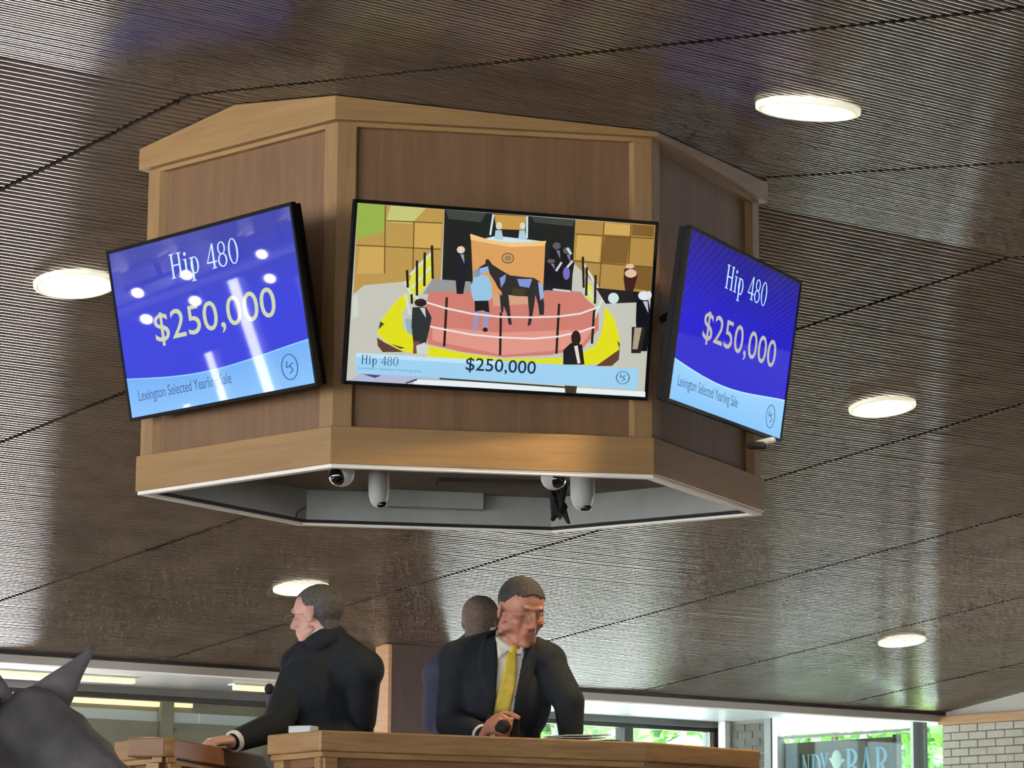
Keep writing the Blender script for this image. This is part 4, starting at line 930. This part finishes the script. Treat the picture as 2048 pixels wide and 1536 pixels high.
# --- third man, mostly hidden, seen from behind between the other two
YT = 11.85
J = dict(neck=at(956, 1290, YT), pelvis=at(950, 1580, YT), shL=at(882, 1352, YT - 0.02), shR=at(1024, 1340, YT + 0.03), elL=at(872, 1440, YT + 0.05), elR=at(1040, 1450, YT + 0.05), wrL=at(905, 1490, YT + 0.25), wrR=at(1000, 1490, YT + 0.25))
J['fx'] = unit(A(0.15, 1, 0)); J['rx'] = A(1, -0.15, 0)
hc = at(963, 1247, YT); hR = head_frame(A(0.35, 0.92, -0.12), A(0, 0, 1))
o, V, F, ax, M = person(J, hc, hR, 0.93, (hand_parts(J['wrL'], A(0.2, 0.9, 0), A(0, 0, -1), (0.3, 0.3, 0.2), 1), hand_parts(J['wrR'], A(-0.2, 0.9, 0), A(0, 0, -1), (0.3, 0.3, 0.2), -1)), (150, 122, 104), 'brown-haired person in a blue-grey jacket, mostly hidden behind the man in the yellow tie', 0.007)
hair_from(V, F, hc, hR, 0.93, lambda p: (p[:, 2] > 0.06 - 1.5 * np.clip(-p[:, 0] + 0.03, 0, 0.1)) & (p[:, 0] < 0.06) & (p[:, 2] > -0.075), 0.005, 'hair', 'hair_brown', o)
jp, _, _ = torso_parts(J, 0.018, arm_g=0.012); JV, JF = fuse(jp, 0.010, 6); obj('jacket', (JV, JF), 'suit_blue', o, smooth=True, fix=False)

# stools the three sit on
for nm, pv, lab in (('a', at(962, 1610, YR + 0.16), 'black stool under the man in the yellow tie, hidden by the stand'), ('b', at(668, 1580, YL + 0.02), 'black stool under the man seen from behind, hidden by the stand'), ('c', at(950, 1580, YT), 'black stool under the hidden person, behind the stand')):
    e = empty('stool', A(pv[0], pv[1], ZPF), lab, 'stool', 'stools behind the stand'); zs = pv[2] - 0.155
    obj('seat', lathe([(0.001, 0), (0.17, 0), (0.18, -0.02), (0.17, -0.05), (0.001, -0.05)], A(pv[0], pv[1], zs), UP, 20), 'black_matt', e, smooth=True)
    for k in range(4):
        a = math.pi / 4 + k * math.pi / 2; d = A(math.cos(a), math.sin(a), 0)
        obj('leg', tube([A(pv[0], pv[1], zs - 0.04) + d * 0.11, A(pv[0], pv[1], ZPF) + d * 0.16], 0.014, 8), 'steel', e, smooth=True)

# ------------------------------------------------------------------ dark horse in the foreground on the left
YH = 6.7
def hp(u, v, dy=0.0): return at(u, v, YH + dy)
poll = hp(60, 1420, -0.02); hd = unit(A(0.80, 0.32, -0.62))     # head runs right, away and down from the poll
side = unit(np.cross(UP, hd)); upn = np.cross(hd, side)          # side points to the horse's left
hparts = []
def HH(a, b, c_): return poll + hd * a + side * b + upn * c_
for a, w, hgt, dz in ((0.02, 0.085, 0.10, -0.03), (0.10, 0.105, 0.125, -0.055), (0.18, 0.110, 0.135, -0.075), (0.26, 0.095, 0.125, -0.085), (0.34, 0.078, 0.105, -0.085), (0.42, 0.066, 0.086, -0.080), (0.50, 0.060, 0.074, -0.075), (0.57, 0.058, 0.066, -0.072)):
    hparts.append(ellipsoid(HH(a, 0, dz), (side, upn, hd), (w, hgt, 0.085)))
hparts.append(capsule(HH(0.10, 0, -0.16), HH(0.24, 0, -0.19), 0.06, 0.055))
hparts.append(capsule(HH(0.56, 0, -0.10), HH(0.61, 0, -0.10), 0.05, 0.042))
for s in (-1, 1):
    hparts.append(ellipsoid(HH(0.20, 0.075 * s, 0.0), (side, upn, hd), (0.030, 0.030, 0.055)))       # brow bones
    hparts.append(ellipsoid(HH(0.20, 0.075 * s, -0.13), (side, upn, hd), (0.035, 0.075, 0.085)))       # cheeks
    hparts.append(ellipsoid(HH(0.595, 0.035 * s, -0.055), (side, upn, hd), (0.02, 0.022, 0.03)))       # nostrils
# neck, trunk, legs
body_dir = unit(A(-0.55, -0.80, 0)); wd = unit(np.cross(UP, body_dir))
wither = A(poll[0], poll[1], 0) + body_dir * 0.95 + UP * 1.62
for w_ in np.linspace(0, 1, 9):
    p = poll + A(0, 0, -0.10) + body_dir * 0.02 + (wither + body_dir * 0.05 - UP * 0.25 - poll) * w_ - UP * 0.10 * math.sin(w_ * math.pi) * 0.5
    nd_ = unit(wither - poll); hparts.append(ellipsoid(p, (wd, np.cross(nd_, wd), nd_), (0.085 + 0.075 * w_, 0.13 + 0.20 * w_, 0.13)))
for w_ in np.linspace(0, 1, 8):
    p = wither + body_dir * (0.0 + 1.15 * w_) - UP * (0.34 - 0.03 * math.sin(w_ * math.pi)); r_ = 0.27 - 0.03 * abs(w_ - 0.35)
    hparts.append(ellipsoid(p, (wd, UP, body_dir), (r_, 0.36 - 0.07 * w_ + 0.03 * math.sin(w_ * 3), 0.22)))
croup = wither + body_dir * 1.15
for s in (-1, 1):
    sh = wither + body_dir * 0.05 - UP * 0.75 + wd * 0.15 * s; hparts += [capsule(sh + UP * 0.25, sh - UP * 0.12, 0.13, 0.075), capsule(sh - UP * 0.12, A(sh[0], sh[1], 0.47) , 0.075, 0.05), capsule(A(sh[0], sh[1], 0.47), A(sh[0], sh[1], 0.16), 0.042, 0.036), capsule(A(sh[0], sh[1], 0.16), A(sh[0], sh[1], 0.06) - body_dir * 0.05, 0.04, 0.05)]
    hp_ = croup - UP * 0.45 + wd * 0.16 * s; st = hp_ - body_dir * 0.10 - UP * 0.32; hk_ = A(*(hp_ + body_dir * 0.16)[:2], 0.55); fe = A(*(hp_ + body_dir * 0.10)[:2], 0.16)
    hparts += [capsule(hp_ + UP * 0.1, st, 0.19, 0.12), capsule(st, hk_, 0.11, 0.055), capsule(hk_, fe, 0.048, 0.038), capsule(fe, A(*(fe - body_dir * 0.05)[:2], 0.06), 0.042, 0.05)]
HV, HF = fuse(hparts, 0.016, 10)
horse = obj('horse', (HV, HF), 'horse_coat', None, smooth=True, fix=False); tag(horse, 'dark grey horse in the left foreground, only its head and ears in view', 'horse')
def ear(base, tip, wide, flat_n, nm='ear'):
    d = unit(tip - base); L = np.linalg.norm(tip - base); w = unit(np.cross(d, flat_n)); f = np.cross(w, d); rings = []
    for w_, r_ in ((0, 1.25), (0.12, 1.18), (0.28, 1.0), (0.45, 0.76), (0.62, 0.52), (0.78, 0.34), (0.9, 0.22), (1.0, 0.08)):
        c_ = base + d * L * w_ + f * 0.012 * math.sin(w_ * math.pi)
        rings.append([c_ + w * wide * r_ * math.cos(a) + f * wide * r_ * (0.55 if math.sin(a) > 0 else 0.30) * math.sin(a) for a in np.linspace(0, 2 * math.pi, 16, endpoint=False)])
    return obj(nm, loft(rings), 'horse_coat', horse, smooth=True)
ear(hp(88, 1412, 0.05), hp(190, 1293, 0.10), 0.042, A(0.35, -0.9, 0.25))
ear(hp(-14, 1412, -0.06), hp(-40, 1290, -0.06), 0.042, A(0.0, -1, 0.2))
MS = -1 if wd[0] > 0 else 1      # the mane falls to the far side
mane = []
for k in range(24):
    w_ = 0.10 + 0.9 * k / 23; p = poll + UP * 0.02 + body_dir * 0.02 + (wither - poll) * w_; p = p + UP * (0.03 + 0.02 * math.sin(w_ * 3))
    mane.append(capsule(p, p + MS * wd * 0.10 - UP * 0.14 + body_dir * 0.03, 0.022, 0.008, 8))
MV, MF = fuse(mane, 0.012, 3); obj('mane', (MV, MF), 'horse_mane', horse, smooth=True, fix=False)
fl_ = [capsule(poll + UP * 0.0 + side * s, HH(0.12, s * 1.2, 0.035), 0.016, 0.006, 8) for s in (-0.02, 0.0, 0.02)]
FV, FF_ = fuse(fl_, 0.008, 2); obj('forelock', (FV, FF_), 'horse_mane', horse, smooth=True, fix=False)
for s in (-1, 1): obj('eye', ellipsoid(HH(0.235, 0.070 * s, -0.050), (side, upn, hd), (0.014, 0.018, 0.022)), 'cam_ball', horse, smooth=True)
tl = [capsule(croup + body_dir * 0.18 - UP * 0.12, croup + body_dir * 0.30 - UP * 0.5, 0.05, 0.07), capsule(croup + body_dir * 0.30 - UP * 0.5, croup + body_dir * 0.30 - UP * 1.0, 0.07, 0.02)]
TV_, TF_ = fuse(tl, 0.02, 3); obj('tail', (TV_, TF_), 'horse_mane', horse, smooth=True, fix=False)

# ------------------------------------------------------------------ trees outside
def tree(s, t, h, r, label, n=3200):
    b = ST(s, t, -0.11); e = empty('tree', b, label, 'tree', 'trees outside the far windows')
    obj('trunk', tube([b, b + UP * h * 0.35 + A(0.1, 0, 0), b + UP * h * 0.6], [0.16, 0.12, 0.06], 8), 'bark', e, smooth=True)
    V, F = [], []
    c = b + UP * h * 0.58
    for i in range(n):
        d = rng.normal(size=3); d = d / np.linalg.norm(d) * rng.uniform(0.35, 1) ** 0.5; p = c + d * A(r, r, h * 0.42)
        x = unit(rng.normal(size=3)); y = unit(np.cross(x, rng.normal(size=3))); k = len(V); a = rng.uniform(0.12, 0.24)
        V += [p - x * a, p + y * a * 0.5, p + x * a, p - y * a * 0.5]; F.append((k, k + 1, k + 2, k + 3))
    obj('crown', (np.array(V), F), 'leaf', e, kind='stuff', fix=False)
for i, (s, t, h, r, lab) in enumerate([(22.4, 35.5, 8.2, 2.3, 'leafy green tree outside, behind the window nearest the man\'s elbow'), (27.5, 36.0, 8.0, 2.3, 'leafy tree outside, behind the window left of the white post'), (32.6, 35.0, 8.5, 2.3, 'tall leafy tree outside, behind the brick pier'), (32.0, 27.0, 7.0, 2.0, 'bright green tree seen right of the sign'), (17.2, 36.5, 8.0, 2.3, 'leafy tree outside, hidden behind the standing man')]):
    tree(s, t, h, r, lab)

# ------------------------------------------------------------------ floodlight bars over the ring (far left, seen only in the left screen)
for s, t, lab in ((-2.45, 17.8, 'bar of four floodlights on the far left of the ceiling'), (-0.6, 17.2, 'bar of four floodlights nearer the hanging box')):
    c = ST(s, t, 0); c[2] = ceil_z(c); e = empty('floodlight_bar', c - UP * 0.35, lab, 'floodlight', 'floodlight bars over the ring')
    obj('stem', tube([c - UP * 0.002, c - UP * 0.10], 0.02, 8), 'black_matt', e)
    obj('bar', stbox(s - 0.35, s + 0.35, t - 0.02, t + 0.02, c[2] - 0.12, c[2] - 0.09), 'black_matt', e)
    for i in range(2):
        for j in range(2):
            p = c + G * (i - 0.5) * 0.5 - UP * (0.15 + 0.20 * j); d = unit(-N * 0.3 + G * 0.8 - UP * 0.5)
            hd_ = obj('lamp_head', lathe([(0.001, -0.07), (0.03, -0.07), (0.050, 0.0), (0.050, 0.012), (0.001, 0.012)], p, d, 16), 'black_matt', e, smooth=True)
            obj('lamp_face', disc(p + d * 0.013, d, 0.044, 0.004, 16), 'flood_lens', hd_)

# ------------------------------------------------------------------ unseen hedge added to block bright ground in the ceiling reflection
hs, ht0, ht1, hh = S_END + 1.5, 20.9, 24.2, 1.75
e = empty('hedge', ST(hs, (ht0 + ht1) / 2, -0.11), 'clipped green hedge outside, out of view, added to darken the ceiling reflection', 'hedge')
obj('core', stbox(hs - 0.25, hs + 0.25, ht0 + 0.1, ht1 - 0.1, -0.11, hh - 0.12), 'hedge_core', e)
V, F = [], []
for i in range(4200):
    f = rng.integers(0, 3); p = ST(hs - 0.3, rng.uniform(ht0, ht1), rng.uniform(0, hh)) if f == 0 else ST(hs + 0.3, rng.uniform(ht0, ht1), rng.uniform(0, hh)) if f == 1 else ST(hs + rng.uniform(-0.3, 0.3), rng.uniform(ht0, ht1), hh)
    p = p + rng.normal(0, 0.035, 3); x = unit(rng.normal(size=3)); y = unit(np.cross(x, rng.normal(size=3))); k = len(V); a = rng.uniform(0.04, 0.08)
    V += [p - x * a, p + y * a * 0.5, p + x * a, p - y * a * 0.5]; F.append((k, k + 1, k + 2, k + 3))
obj('leaves', (np.array(V), F), 'hedge_leaf', e, kind='stuff', fix=False)
